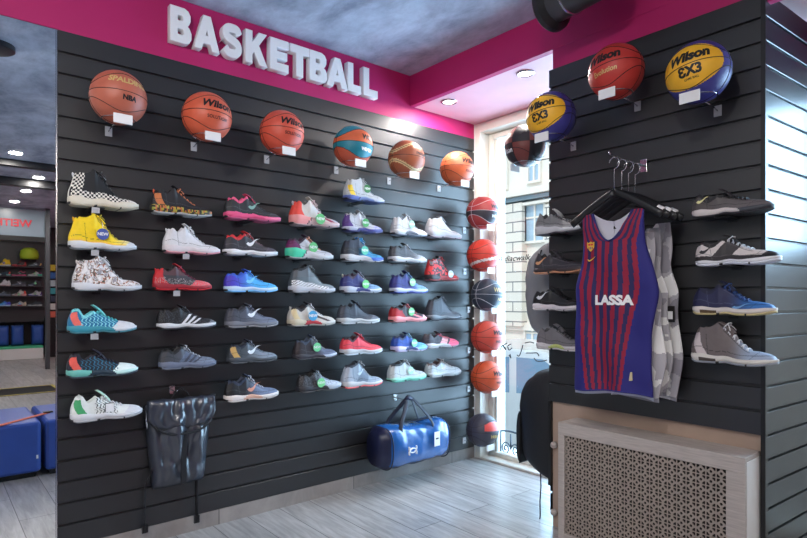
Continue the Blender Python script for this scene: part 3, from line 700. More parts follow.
 ('A', 393.2, 427, 351.3, 331.5, dict(st='mid', base=(38, 76, 166), grad=(110, 180, 226), gr=(.5, .75), sole=(200, 190, 226), solem=(56, 70, 120), solet=(120, 180, 230), ts=.034, tagc=(130, 220, 160), tx=.54, tz=.42, tr=.024, collar=(40, 50, 90), lace=(150, 200, 220)), 'cobalt blue sneaker with lilac heel sole and mint tag'),
 ('A', 389.6, 425.8, 380.8, 359.5, dict(st='high', base=(191, 196, 198), sole=(150, 216, 196), ts=.020, out=(96, 176, 156), collar=(60, 66, 72), lace=(198, 201, 201), tagc=(176, 220, 196), tx=.5, tz=.5, tr=.022, low=(168, 193, 186), lz=.006), 'white sneaker with a mint green translucent sole'),
 ('A', 428, 461.3, 238.6, 216, dict(st='high', base=(179, 178, 183), grad=(191, 186, 186), sole=(168, 166, 173), ts=.040, tt=.024, low=(186, 184, 189), lz=.020, out=(150, 140, 150), lace=None, ank=(189, 188, 191), lining=(120, 120, 130)), 'plain off-white high-top without laces showing, in the last column'),
 ('A', 427.4, 458.3, 281, 255, dict(st='high', base=(46, 40, 44), pat='camo', pc=[(200, 40, 44), (206, 48, 50), (40, 36, 40), (50, 46, 50), (206, 60, 60), (120, 126, 130)], psc=26, seed=5, sole=(150, 40, 44), soleh=(50, 40, 44), ts=.036, collar=(30, 28, 30), tagc=(190, 206, 222), tx=.66, tz=.28, tr=.024, lace=(190, 40, 50)), 'red and black patterned high-top with a pale round tag'),
 ('A', 428, 461.2, 320, 295.5, dict(st='high', base=(62, 66, 76), grad=(92, 98, 108), sole=(110, 116, 124), ts=.028, collar=(36, 38, 46), lace=(90, 96, 108), out=(60, 64, 72), lining=(30, 32, 38)), 'plain charcoal high-top with a grey sole, in the last column'),
 ('A', 424.8, 460.8, 347.5, 330.5, dict(st='low', base=(52, 46, 56), mid=(224, 160, 164), mr=(.42, .62), toe=(236, 96, 130), tu=.62, sole=(189, 188, 193), solet=(236, 100, 136), ts=.026, collar=(70, 66, 72), lace=(220, 120, 140)), 'low dark sneaker with bright pink toe and white sole'),
 ('A', 427.4, 460.8, 376.2, 358, dict(st='mid', base=(179, 186, 191), sole=(186, 191, 194), ts=.026, collar=(90, 70, 70), lace=(184, 179, 176), logo='swoosh', lc=(200, 190, 180), lp=(.35, .5, .22)), 'pale ice grey sneaker, lowest in the last column beside the balls'),
 # pier, right group
 ('B', 692.7, 774, 215, 187, dict(st='low', base=(84, 78, 76), collar=(40, 38, 40), sole=(222, 212, 208), ts=.028, out=(50, 50, 54), solet=(70, 72, 78), logo='swoosh', lc=(232, 224, 160), lp=(.06, .62, .15), lace=(28, 28, 30), lining=(40, 38, 40), grad=(110, 104, 104)), 'grey-brown low sneaker with pale gold swoosh and white midsole'),
 ('B', 696, 781, 265, 234, dict(st='mid', base=(226, 216, 212), mid=(60, 56, 58), mr=(.26, .50), toe=(30, 30, 34), tu=.80, low=(48, 44, 46), lz=.020, sole=(232, 232, 236), ts=.016, tt=.018, logo='swoosh', lc=(50, 46, 48), lp=(.06, .50, .17), lace=WH, lining=(60, 56, 58), collar=(40, 38, 40), out=(226, 230, 240)), 'white and black sneaker with black swoosh and white laces'),
 ('B', 693.3, 776.5, 315.5, 281, dict(st='mid', base=(38, 40, 76), grad=(60, 120, 190), gr=(.42, .8), sole=(222, 212, 206), air=(90, 70, 50), out=(206, 190, 140), ts=.028, tt=.022, logo='swoosh', lc=(120, 170, 220), lp=(.52, .26, .2), ls=.6, lace=(40, 70, 130), collar=(30, 32, 60)), 'navy sneaker with bright blue toe and cream sole'),
 ('B', 692, 778, 365, 323.5, dict(st='high', base=(112, 102, 102), cap=(216, 204, 204), ct=.72, grad=(160, 176, 200), gr=(.45, .75), sole=(222, 216, 208), air=(80, 70, 66), out=(150, 156, 166), ts=.030, lace=(236, 236, 240), lining=(110, 100, 100)), 'taupe high-top with white laces and pale blue toe'),
 # pier, left group, toes hidden behind the jersey
 ('B', 535.4, 0, 236.5, 210, dict(st='low', base=(120, 120, 122), sole=(196, 196, 200), ts=.040, out=(80, 80, 84), lace=(100, 100, 104), low=(150, 150, 152), lz=.012), 'light grey sneaker left of the striped jersey, topmost of four'),
 ('B', 534, 0, 274.5, 250, dict(st='low', base=(58, 54, 60), sole=(60, 50, 52), out=(206, 150, 116), ts=.022, logo='swoosh', lc=(206, 150, 110), lp=(.06, .5, .2), lace=(44, 42, 48)), 'charcoal sneaker with copper swoosh and tan outsole'),
 ('B', 533, 0, 310.5, 286, dict(st='mid', base=(30, 30, 34), sole=(220, 212, 216), ts=.030, logo='swoosh', lc=WH, lp=(.10, .58, .22), lace=(24, 24, 28)), 'black sneaker with white swoosh and white heel sole'),
 ('B', 536.7, 0, 348.5, 322.5, dict(st='mid', base=(112, 108, 112), sole=(206, 200, 202), ts=.026, lace=(50, 50, 54), solem=(190, 200, 120), out=(190, 186, 186)), 'mid grey sneaker with white sole, lowest left of the jersey'),
]
SHOE_OBJS = []
for n, (wl, pa, pb, yb, yt, sp, label) in enumerate(SH):
    if 'lace' not in sp: sp['lace'] = mixc(sp['base'], (128, 128, 128), .4)
    if wl == 'A':
        xo = .125
        A = onX(pa, yb, xo); Bp = onX(pb, yb, xo); L = Bp.y - A.y; z = onX((pa+pb)/2, yb, xo).z
        H = max(.095, onX(pa*.72+pb*.28, yt, xo).z - onX(pa*.72+pb*.28, yb, xo).z)
        loc = (.104, A.y + .010, z); rz = pi/2; s = L/.311
        back = (0, 1)
    else:
        yo = YB - .115
        A = onY(pa, yb, yo); z = A.z
        if pb: Bp = onY(pb, yb, yo); L = Bp.x - A.x; z = onY((pa+pb)/2, yb, yo).z
        else: L = .311
        H = max(.095, onY(pa+14, yt, yo).z - onY(pa+14, yb, yo).z)
        loc = (A.x - .002, YB-.092, z); rz = 0; s = L/.311
    s = max(.92, min(1.06, s)); H = min(H, .178)/s
    t = empty('sneaker', loc, label + (' on the left slat wall' if wl == 'A' and len(label.split()) < 12 else ''), 'sneaker', 'sneakers on the slat walls', rz)
    t.scale = (s, s, s)
    make_shoe(t, sp, H, n)
    SHOE_OBJS.append((t, loc, rz, s, label))
    # bracket
    bt = empty('shoe_shelf', loc, 'small dark shelf bracket under the ' + ' '.join(label.split(' with ')[0].split(',')[0].split()[:9]), 'bracket', 'shelf brackets under the sneakers', rz)
    mb = MB(); d = .1038 if wl == 'A' else .0915
    mb.box(.09*s, .15*s, -.020, d, -.0035, -.0005); mb.build('shelf_plate', M['black'], bt)
    mb = MB(); mb.box(.10*s, .14*s, d-.003, d, -.016, -.0038); mb.build('wall_lip', M['black'], bt)
    if n in (0, 1, 7, 8, 3):
        mb = MB(); mb.box(.09*s, .125*s, -.031, -.0285, -.028, -.001); mb.build('price_tag', M['clear'], bt)
# ================================================================ BASKETBALLS
BR = .1215
def loopel(a, front=44, sidee=14):
    """elevation (deg) of the upper seam loop at azimuth a (0 = front)"""
    return lerp(front, sidee, sin(a)**2)
def sph(az, el, r=BR): return (r*sin(az)*cos(el), -r*cos(az)*cos(el), r*sin(el))
def make_ball(t, sp):
    mb = MB(); nu, nv = sp.get('res', (96, 56)); vs = []; fs = []; cs = []
    for j in range(nv+1):
        el = -pi/2 + pi*j/nv
        for i in range(nu): vs.append(sph(2*pi*i/nu, el))
    fn = sp['col']
    for j in range(nv):
        el = -pi/2 + pi*(j+.5)/nv
        for i in range(nu):
            az = 2*pi*(i+.5)/nu; fs.append((j*nu+i, j*nu+(i+1) % nu, (j+1)*nu+(i+1) % nu, (j+1)*nu+i))
            cs.append(fn(az if az < pi else az-2*pi, math.degrees(el), loopel(az)))
    mb.v = vs; mb.f = fs; mb.c = cs
    mb.build('ball_skin', M['ballattr'], t, smooth=True)
    mb = MB(); R2 = BR+.0003; sr = .0016
    mb.tube([sph(2*pi*k/64, 0, R2) for k in range(64)], sr, 6, closed=True)
    mb.tube([(R2*cos(2*pi*k/64), 0, R2*sin(2*pi*k/64)) for k in range(64)], sr, 6, closed=True)
    for s_ in (1, -1): mb.tube([sph(2*pi*k/64, s_*radians(loopel(2*pi*k/64)), R2) for k in range(64)], sr, 6, closed=True)
    mb.build('seams', M[sp.get('sm', 'seam')], t, smooth=True)
    for (txt, size, az0, el0, mt, shear, off) in sp.get('txt', []):
        me = textmesh(txt, size, offset=off, shear=shear, res=3)
        bm = bmesh.new(); bm.from_mesh(me); bmesh.ops.triangulate(bm, faces=bm.faces)
        for _ in range(2):
            es = [e for e in bm.edges if e.calc_length() > .006]
            if es: bmesh.ops.subdivide_edges(bm, edges=es, cuts=1); bmesh.ops.triangulate(bm, faces=bm.faces)
        for v in bm.verts: v.co = sph(radians(az0)+v.co.x/BR, radians(el0)+v.co.y/BR, BR*1.006)
        bm.to_mesh(me); bm.free(); link('lettering', me, M[mt], t)
def plain(c): return lambda az, el, lp: c
def fx3(az, el, lp):
    if (az/1.22)**2 + (el/45.)**2 < 1: return (246, 184, 44)
    return (64, 62, 140)
WL = lambda s=.056, mt='ink': ('Wilson', s, 4, 17, mt, .25, .0022)
BALLS = [
 ('A', 118.5, 98, 2.165, dict(col=plain((186, 100, 78)), txt=[('SPALDING', .040, 8, 24, 'goldink', .1, .0014), ('NBA', .030, 10, -13, 'ink', 0, .0016)]), 'brown leather basketball with gold wordmark, leftmost of the top row', (0, 0, 0)),
 ('A', 207, 117, 2.165, dict(col=plain((214, 96, 66)), txt=[WL(), ('SOLUTION', .022, 6, -14, 'ink', 0, .0004)]), 'orange-red basketball with black script wordmark, second from left in the top row', (0, 0, 0)),
 ('A', 282, 133, 2.16, dict(col=plain((216, 88, 66)), txt=[WL(), ('SOLUTION', .022, 6, -14, 'ink', 0, .0004)]), 'orange-red basketball with black script wordmark, third from left in the top row', (0, 0, 0)),
 ('A', 353, 146.5, 2.16, dict(col=lambda az, el, lp: (30, 130, 150) if el > lp else ((222, 104, 60) if el > 0 else ((30, 130, 150) if el > -lp else (196, 90, 64))), txt=[('Wil.', .046, 10, 17, 'ink', .2, .002), ('WILSON', .024, 14, -18, 'paper', 0, .0022)]), 'teal and orange panelled basketball on the left slat wall', (0, 0, 0)),
 ('A', 406.5, 159.5, 2.145, dict(col=lambda az, el, lp: (222, 190, 140) if abs(abs(el)-lp) < 6 and abs(az) < 2.2 else (160, 84, 52), txt=[('molten', .034, 14, 10, 'ink', 0, .001)]), 'brown basketball with cream curved stripes, fifth in the top row', (0, 0, 0)),
 ('A', 457, 169, 2.15, dict(col=plain((206, 100, 60)), txt=[WL(.05), ('SOLUTION', .02, 10, -16, 'ink', 0, .0004)]), 'orange basketball in the top row nearest the window', (0, 0, 0)),
 ('A', 482.5, 213, 1.87, dict(col=lambda az, el, lp: (168, 56, 56) if (el > 0) == (az < .25) or el < -lp else (52, 46, 54), txt=[('Wilson', .04, 10, 16, 'ink', .2, .002), ('WILSON', .03, 16, -18, 'paper', 0, .001)], sm='seamw'), 'dark red and black basketball, topmost of the column by the window', (0, 0, 0)),
 ('A', 483, 255.5, 1.57, dict(col=lambda az, el, lp: (236, 222, 214) if abs(el+12-az*14) < 5 else (214, 64, 50), txt=[]), 'red basketball with a white swoosh band, second in the column by the window', (0, 0, 0)),
 ('A', 487, 295, 1.27, dict(col=plain((54, 62, 76)), txt=[('Wilson', .045, 6, 17, 'goldink', .2, .001), ('NBA', .03, 8, -16, 'goldink', 0, .001)], sm='seamw'), 'black basketball with pale seams, third in the column by the window', (0, 0, 0)),
 ('A', 487, 337, .96, dict(col=plain((212, 78, 62)), txt=[WL(.045), ('WILSON', .026, 8, -14, 'ink', 0, .0006)]), 'red-orange basketball, fourth in the column by the window', (0, 0, 0)),
 ('A', 487, 377, .66, dict(col=plain((220, 92, 56)), txt=[WL(.045), ('WILSON', .022, 8, -14, 'ink', 0, .0006)]), 'bright orange basketball, fifth in the column by the window', (0, 0, 0)),
 ('A', 482.5, 430, .26, dict(col=lambda az, el, lp: (226, 80, 70) if (6 < el < lp-4 and -.7 < az < .9) else (66, 64, 76), txt=[('Wilson', .036, 6, -14, 'goldink', .2, .001)]), 'dark grey basketball with red panels, lowest of the column above the floor', (0, 0, 0)),
 ('B', 616, 72, 2.26, dict(col=plain((196, 58, 50)), txt=[('Wilson', .056, 1, 16, 'ink', .2, .003), ('Evolution', .030, 2, -14, 'goldink', .2, .0006)]), 'red basketball with black script wordmark high on the pier', (0, 0, 0)),
 ('B', 698, 73, 2.16, dict(col=fx3, res=(192, 112), txt=[('Wilson', .055, 6, 15, 'ink', .2, .003), ('\u0190X3', .050, 6, -13, 'ink', 0, .0026), ('GAME BALL', .012, 6, -27, 'ink', 0, .0002)], sm='seam'), 'yellow and blue basketball at the right of the pier', (0, 0, 0)),
 ('B', 551, 117, 2.16, dict(col=fx3, res=(192, 112), txt=[('Wilson', .055, 6, 15, 'ink', .2, .003), ('\u0190X3', .050, 6, -13, 'ink', 0, .0026), ('GAME BALL', .012, 6, -27, 'ink', 0, .0002)], sm='seam'), 'yellow and blue basketball at the left edge of the pier by the window', (0, 0, 0)),
]
def holder(loc, rz, gap, label):
    """ring holder: origin at ball centre, wall lies at +Y gap"""
    t = empty('ball_holder', loc, label, 'ball holder', 'wire ball holders', rz)
    rr = .070; zr = -sqrt(BR**2-rr**2) - .0018
    mb = MB(); mb.tube([(rr*cos(2*pi*k/32), rr*sin(2*pi*k/32), zr) for k in range(32)], .0022, 6, closed=True)
    mb.build('ring', M['chrome'], t, smooth=True)
    mb = MB(); mb.tube([(0, rr, zr), (0, gap*.8, zr-.004), (0, gap-.004, zr-.012)], .0028, 8); mb.build('arm', M['chrome'], t, smooth=True)
    mb = MB(); mb.box(-.016, .016, gap-.006, gap-.001, zr-.035, zr+.012); mb.build('wall_plate', M['clear'], t, bevel=.001)
    mb = MB(); mb.box(-.040, .040, -rr-.012, -rr-.005, zr-.036, zr+.008); mb.build('price_card', M['paper'], t, bevel=.002)
    return t
for (wl, px, py, zz, sp, label, rot) in BALLS:
    if wl == 'A': P = onX(px, py, .19); rz = pi/2; gap = .19; loc = (.19, P.y, P.z)
    else: P = onY(px, py, YB-.20); rz = 0; gap = .20; loc = (P.x, YB-.20, P.z)
    t = empty('basketball', loc, label, 'basketball', 'basketballs on wall holders', rz, (0, radians(-9 if wl == 'B' else 3), rz))
    make_ball(t, sp)
    holder(loc, rz, gap, 'wire holder under the ' + ' '.join(label.replace(' with black script wordmark', '').replace(',', '').split()[:11]))
# dark ball on the pier's window side
d = ray(525.5, 146); P = C0 + d*((X1-.19-.001 - C0.x)/d.x) if False else None
P = C0 + ray(525.5, 146)*3.33
loc = (min(P.x, X1-.165), P.y, P.z)
sp = dict(col=lambda az, el, lp: (40, 34, 38) if (int((az+3.2)/.8) + (el > 0)) % 2 else (120, 58, 52), txt=[('Wilson', .04, 60, -18, 'paper', .1, .001)])
t = empty('basketball', loc, 'dark brown and black basketball behind the yellow one, in front of the window', 'basketball', 'basketballs on wall holders', -pi/2)
make_ball(t, sp)
holder(loc, -pi/2, X1-loc[0], 'wire holder of the dark basketball in front of the window')

# empty hook ends (small white tags on the slats)
def hook(loc, rz, label, ln=.10):
    t = empty('wall_hook', loc, label, 'hook', 'wall hooks', rz)
    mb = MB(); mb.tube([(0, -.003, 0), (0, -ln, -.004), (0, -ln-.012, .008)], .003, 8); mb.build('prong', M['chrome'], t, smooth=True)
    mb = MB(); mb.box(-.014, .014, -.005, -.001, -.022, .022); mb.build('wall_plate', M['chrome'], t, bevel=.001)
    return t

# ================================================================ SIGN LETTERS
LET = [('B', 170.5, 193, 'first B'), ('A', 194.5, 221, 'first A'), ('S', 222, 244.5, 'letter S'), ('K', 246, 268.5, 'letter K'), ('E', 270.5, 290, 'letter E'), ('T', 290.5, 310.5, 'letter T'), ('B', 310, 328.5, 'second B'), ('A', 327.5, 349, 'second A'), ('L', 348.5, 362.5, 'first L'), ('L', 364, 379, 'second L')]
LP = {
 'B': ([[(0, 0), (.62, 0), (.78, .05), (.86, .16), (.86, .32), (.78, .45), (.68, .51), (.76, .58), (.82, .68), (.82, .83), (.74, .94), (.58, 1), (0, 1)]], [[(.27, .21), (.5, .21), (.57, .25), (.57, .36), (.5, .41), (.27, .41)], [(.27, .61), (.48, .61), (.54, .65), (.54, .75), (.48, .80), (.27, .80)]]),
 'A': ([[(0, 0), (.28, 0), (.35, .19), (.68, .19), (.75, 0), (1.04, 0), (.66, 1), (.38, 1)]], [[(.43, .40), (.61, .40), (.52, .68)]]),
 'S': None,
 'K': ([[(0, 0), (.27, 0), (.27, .28), (.38, .40), (.62, 0), (.95, 0), (.57, .60), (.92, 1), (.60, 1), (.27, .60), (.27, 1), (0, 1)]], []),
 'E': ([[(0, 0), (.78, 0), (.78, .23), (.27, .23), (.27, .39), (.72, .39), (.72, .61), (.27, .61), (.27, .77), (.78, .77), (.78, 1), (0, 1)]], []),
 'T': ([[(.28, 0), (.56, 0), (.56, .76), (.84, .76), (.84, 1), (0, 1), (0, .76), (.28, .76)]], []),
 'L': ([[(0, 0), (.74, 0), (.74, .24), (.27, .24), (.27, 1), (0, 1)]], []),
}
def letter_mesh(ch, w, h, ext):
    cu = bpy.data.curves.new('l', 'CURVE'); cu.dimensions = '2D'; cu.fill_mode = 'BOTH'; cu.extrude = ext; cu.bevel_depth = .0035; cu.bevel_resolution = 2
    polys = []
    if ch == 'S':
        # thick stroke of an S
        cpts = [(.74, .74), (.66, .86), (.5, .89), (.30, .88), (.17, .80), (.16, .68), (.26, .58), (.45, .52), (.62, .46), (.72, .37), (.73, .25), (.62, .14), (.44, .11), (.26, .13), (.14, .24)]
        pts = []
        for k in range(len(cpts)*4-3):
            x = k/4; xs = [(i, p[0]) for i, p in enumerate(cpts)]; ys = [(i, p[1]) for i, p in enumerate(cpts)]
            pts.append(NV((interp(xs, x), interp(ys, x), 0)))
        Lf, Rt = [], []
        for i, p in enumerate(pts):
            tn = (pts[min(i+1, len(pts)-1)]-pts[max(i-1, 0)]).normalized(); nn = NV((-tn.y, tn.x, 0)); hw = .118
            Lf.append((p.x+nn.x*hw, p.y+nn.y*hw*.98)); Rt.append((p.x-nn.x*hw, p.y-nn.y*hw*.98))
        polys = [Lf + Rt[::-1]]
        mxw = .9
    else:
        a, b = LP[ch]; polys = a + b; mxw = max(p[0] for p in a[0])
    for pl in polys:
        s_ = cu.splines.new('POLY'); s_.points.add(len(pl)-1); s_.use_cyclic_u = True
        for q, (x, y) in zip(s_.points, pl): q.co = (x/mxw*w, y*h, 0, 1)
    o = bpy.data.objects.new('l', cu); col.objects.link(o); dg = bpy.context.evaluated_depsgraph_get(); dg.update()
    me = bpy.data.meshes.new_from_object(o.evaluated_get(dg)); bpy.data.objects.remove(o); me.materials.clear()
    return me
# baseline and cap heights from the first and last letters
ztop = onX(180, 16.5, .055).z; zbot = onX(180, 49.5, .055).z
hL = .178; zb_ = 2.565
for ch, a, b, nm in LET:
    A = onX(a, 40, .055); B_ = onX(b, 40, .055); w_ = B_.y-A.y - .012
    me = letter_mesh(ch, w_, hL, .020)
    # local x -> +Y, y -> Z, extrusion -> X
    me.transform(Matrix(((0, 0, 1, 0), (1, 0, 0, 0), (0, 1, 0, 0), (0, 0, 0, 1))))
    o = link('sign_letter', me, M['letter']); o.location = (.026, A.y+.004, zb_)
    tag(o, 'thick white raised capital %s, the %s of the BASKETBALL sign' % (ch, nm), 'sign letter', 'letters of the sign on the magenta band')

# ================================================================ CEILING FIXTURES
def downlight(loc, label, group, r=.05, power=0, m='chrome', size=.07, colr=(1, .93, .86), spread=None):
    t = empty('downlight', loc, label, 'ceiling light', group)
    mb = MB(); mb.lathe([(r*.74, -.003), (r*.80, -.008), (r, -.006), (r*1.02, -.0005), (r*.7, -.0005)], 32); mb.build('trim_ring', M[m], t, smooth=True)
    mb = MB(); mb.lathe([(0, -.009), (r*.4, -.008), (r*.73, -.004), (r*.73, -.001), (0, -.001)], 24); mb.build('lens', M['lamp'], t)
    if power:
        ld = bpy.data.lights.new('downlight_beam', 'AREA'); ld.shape = 'DISK'; ld.size = size; ld.energy = power; ld.color = colr
        lo = bpy.data.objects.new('downlight_beam', ld); col.objects.link(lo); lo.parent = t; lo.location = (0, 0, -.012)
    return t
for (px, py, nm) in ((449, 101.5, 'left'), (525.5, 73, 'right')):
    P = onZ(px, py, SOFF-.004)
    downlight((P.x, P.y, SOFF-.0042), '%s recessed spotlight in the pale pink window soffit' % nm, 'soffit spotlights', .055, 13, colr=(1, .93, .88))
# round spotlight / duct head near the bulkhead
t = empty('ceiling_spotlight', (1.53, 2.30, 2.655), 'large dark grey cylindrical ceiling spotlight in front of the magenta bulkhead', 'ceiling light')
mb = MB()
mb.lathe([(0, -.135), (.072, -.135), (.088, -.128), (.088, .20), (.080, .23), (0, .235)], 40, 'X'); mb.build('housing', M['fixt'], t); autosmooth(t.children[-1])
mb = MB(); mb.lathe([(.092, -.10), (.120, -.118), (.124, -.140), (.116, -.150), (.086, -.147), (.08, -.136)], 40, 'X'); mb.build('flange', M['dark'], t); autosmooth(t.children[-1])
mb = MB(); mb.lathe([(.0885, -.02), (.094, -.018), (.094, -.008), (.0885, -.006)], 40, 'X'); mb.build('clamp_band', M['chrome'], t)
mb = MB(); mb.cyl((.05, 0, .086), (.05, 0, .1545), .016, 16); mb.box(.0, .10, -.04, .04, .142, .1545); mb.build('bracket', M['dark'], t)
t.rotation_euler = (0, 0, radians(-8))
# the rest of the shop's ceiling lights
RL = [(4.3, .74), (5.6, 1.12), (6.8, 1.12), (8.0, 1.10), (9.2, 1.08), (3.0, -1.5), (4.3, -1.5), (5.6, -1.5), (1.6, -1.6), (6.8, 2.1), (8.0, 2.1)]
for i, (x, y) in enumerate(RL):
    downlight((x, y, CEIL-.0005), 'recessed round ceiling downlight %s, seen in the mirror' % ('near the mirror side', 'second along the mirrored row', 'third along the mirrored row', 'fourth along the mirrored row', 'farthest of the mirrored row', 'behind the camera in the back row', 'in the back row before the counter', 'in the back row toward the shelves', 'in the back row by the mirror', 'above the far display on the window side', 'over the far display by the post')[i], 'shop ceiling downlights', .07, 16 if x < 5 else 12, size=.12)
t = empty('round_lamp', (1.27, .33, CEIL), 'black round ceiling lamp head reflected at the top of the mirror', 'ceiling light')
mb = MB(); mb.lathe([(0, -.04), (.09, -.04), (.105, -.03), (.105, -.001), (0, -.001)], 36); mb.build('housing', M['dark'], t); autosmooth(t.children[-1])
# ceiling beams seen in the mirror
for (x, w_, h_) in ((4.75, .12, .07), (5.9, .14, .10)):
    mb = MB(); mb.box(-w_/2, w_/2, -1.5, 2.6-.0 - .002, -h_, 0); o = mb.build('ceiling_beam', M['dark']); o.location = (x, 0, CEIL-.0005)
    tag(o, 'dark ceiling beam %s, reflected in the mirror' % ('nearer the mirror' if x < 5 else 'farther from the mirror'), 'beam', 'ceiling beams')

# ================================================================ RADIATOR COVER
RX0, RX1, RY0, RY1, RZ = 1.342, 2.200, 2.452, 2.621, .614
t = empty('radiator_cover', ((RX0+RX1)/2, RY1, 0), 'whitewashed wooden radiator cover with a pierced grille under the pier', 'radiator cover')
ox, oy = (RX0+RX1)/2, RY1
mb = MB(); fw = .062; D = RY0-oy; HW = (RX1-RX0)/2
mb.box(-HW+.001, HW-.001, D+.019, -.001, RZ-.020, RZ); mb.build('top_panel', M['ash'], t, bevel=.002)
for sg in (-1, 1):
    mb = MB(); a = -HW if sg < 0 else HW-.02; mb.box(a, a+.02, D+.0195, -.001, .001, RZ-.0205); mb.build('side_panel', M['white'] if sg > 0 else M['ash'], t, bevel=.002)  # right panel white: the light falling on it is put into its colour
mb = MB(); mb.box(-HW, HW, D, D+.019, RZ-fw, RZ); mb.box(-HW, -HW+.036, D, D+.019, .001, RZ-fw-.0003); mb.box(HW-.070, HW, D, D+.019, .001, RZ-fw-.0003); mb.box(-HW+.0363, HW-.0703, D, D+.019, .001, .06)
mb.build('front_frame', M['ash'], t, bevel=.002)
gx0, gx1, gz0, gz1 = -HW+.036, HW-.070, .06, RZ-fw
nc = 19; cw = (gx1-gx0)/nc; nr = int(round((gz1-gz0)/cw)); ch_ = (gz1-gz0)/nr
mb = MB(); yf, yb2 = D+.006, D+.010
def slab(poly):
    n = len(poly); mb.add([(a, yf, b) for a, b in poly] + [(a, yb2, b) for a, b in poly], [tuple(range(n))[::-1], tuple(range(n, 2*n))] + [(i, (i+1) % n, n+(i+1) % n, n+i) for i in range(n)])
e = .0021
for i in range(nc+1): x = gx0+i*cw; slab([(x-e, gz0), (x+e, gz0), (x+e, gz1), (x-e, gz1)])
for j in range(nr+1): z = gz0+j*ch_; slab([(gx0, z-e), (gx1, z-e), (gx1, z+e), (gx0, z+e)])
for i in range(nc):
    for j in range(nr):
        cx_, cz_ = gx0+(i+.5)*cw, gz0+(j+.5)*ch_
        ro, ri = cw*.33, cw*.15; n = 16
        for k in range(n):
            a, b = 2*pi*k/n, 2*pi*(k+1)/n
            slab([(cx_+ri*cos(a), cz_+ri*sin(a)), (cx_+ro*cos(a), cz_+ro*sin(a)), (cx_+ro*cos(b), cz_+ro*sin(b)), (cx_+ri*cos(b), cz_+ri*sin(b))])
        for dx, dz in ((1, 0), (-1, 0), (0, 1), (0, -1)):
            q = cw*.13
            if dx: slab([(cx_+dx*ro*.9, cz_-q), (cx_+dx*cw*.5, cz_-q*.9), (cx_+dx*cw*.5, cz_+q*.9), (cx_+dx*ro*.9, cz_+q)][::dx])
            else: slab([(cx_-q, cz_+dz*ro*.9), (cx_-q*.9, cz_+dz*ch_*.5), (cx_+q*.9, cz_+dz*ch_*.5), (cx_+q, cz_+dz*ro*.9)][::-dz])
mb.build('pierced_grille', M['grill'], t)
mb = MB(); mb.box(gx0-.02, gx1+.02, D+.045, D+.05, .02, RZ-.03); mb.build('backing', M['darkgap'], t)
# round knobs on the pier's edge
for (py, nm) in ((444.5, 'upper'), (511.5, 'lower')):
    P = onY(550.5, py, YB+.0)
    mb = MB(); mb.lathe([(.0, -.030), (.013, -.028), (.019, -.018), (.019, -.004), (.012, 0), (0, 0)], 20, 'Y')
    o = mb.build('wooden_knob', M['ash'], None, smooth=True); o.location = (X1+.028, YB+.018, P.z)
    tag(o, '%s round pale wooden knob on the pier edge beside the radiator cover' % nm, 'knob', 'knobs beside the radiator cover')
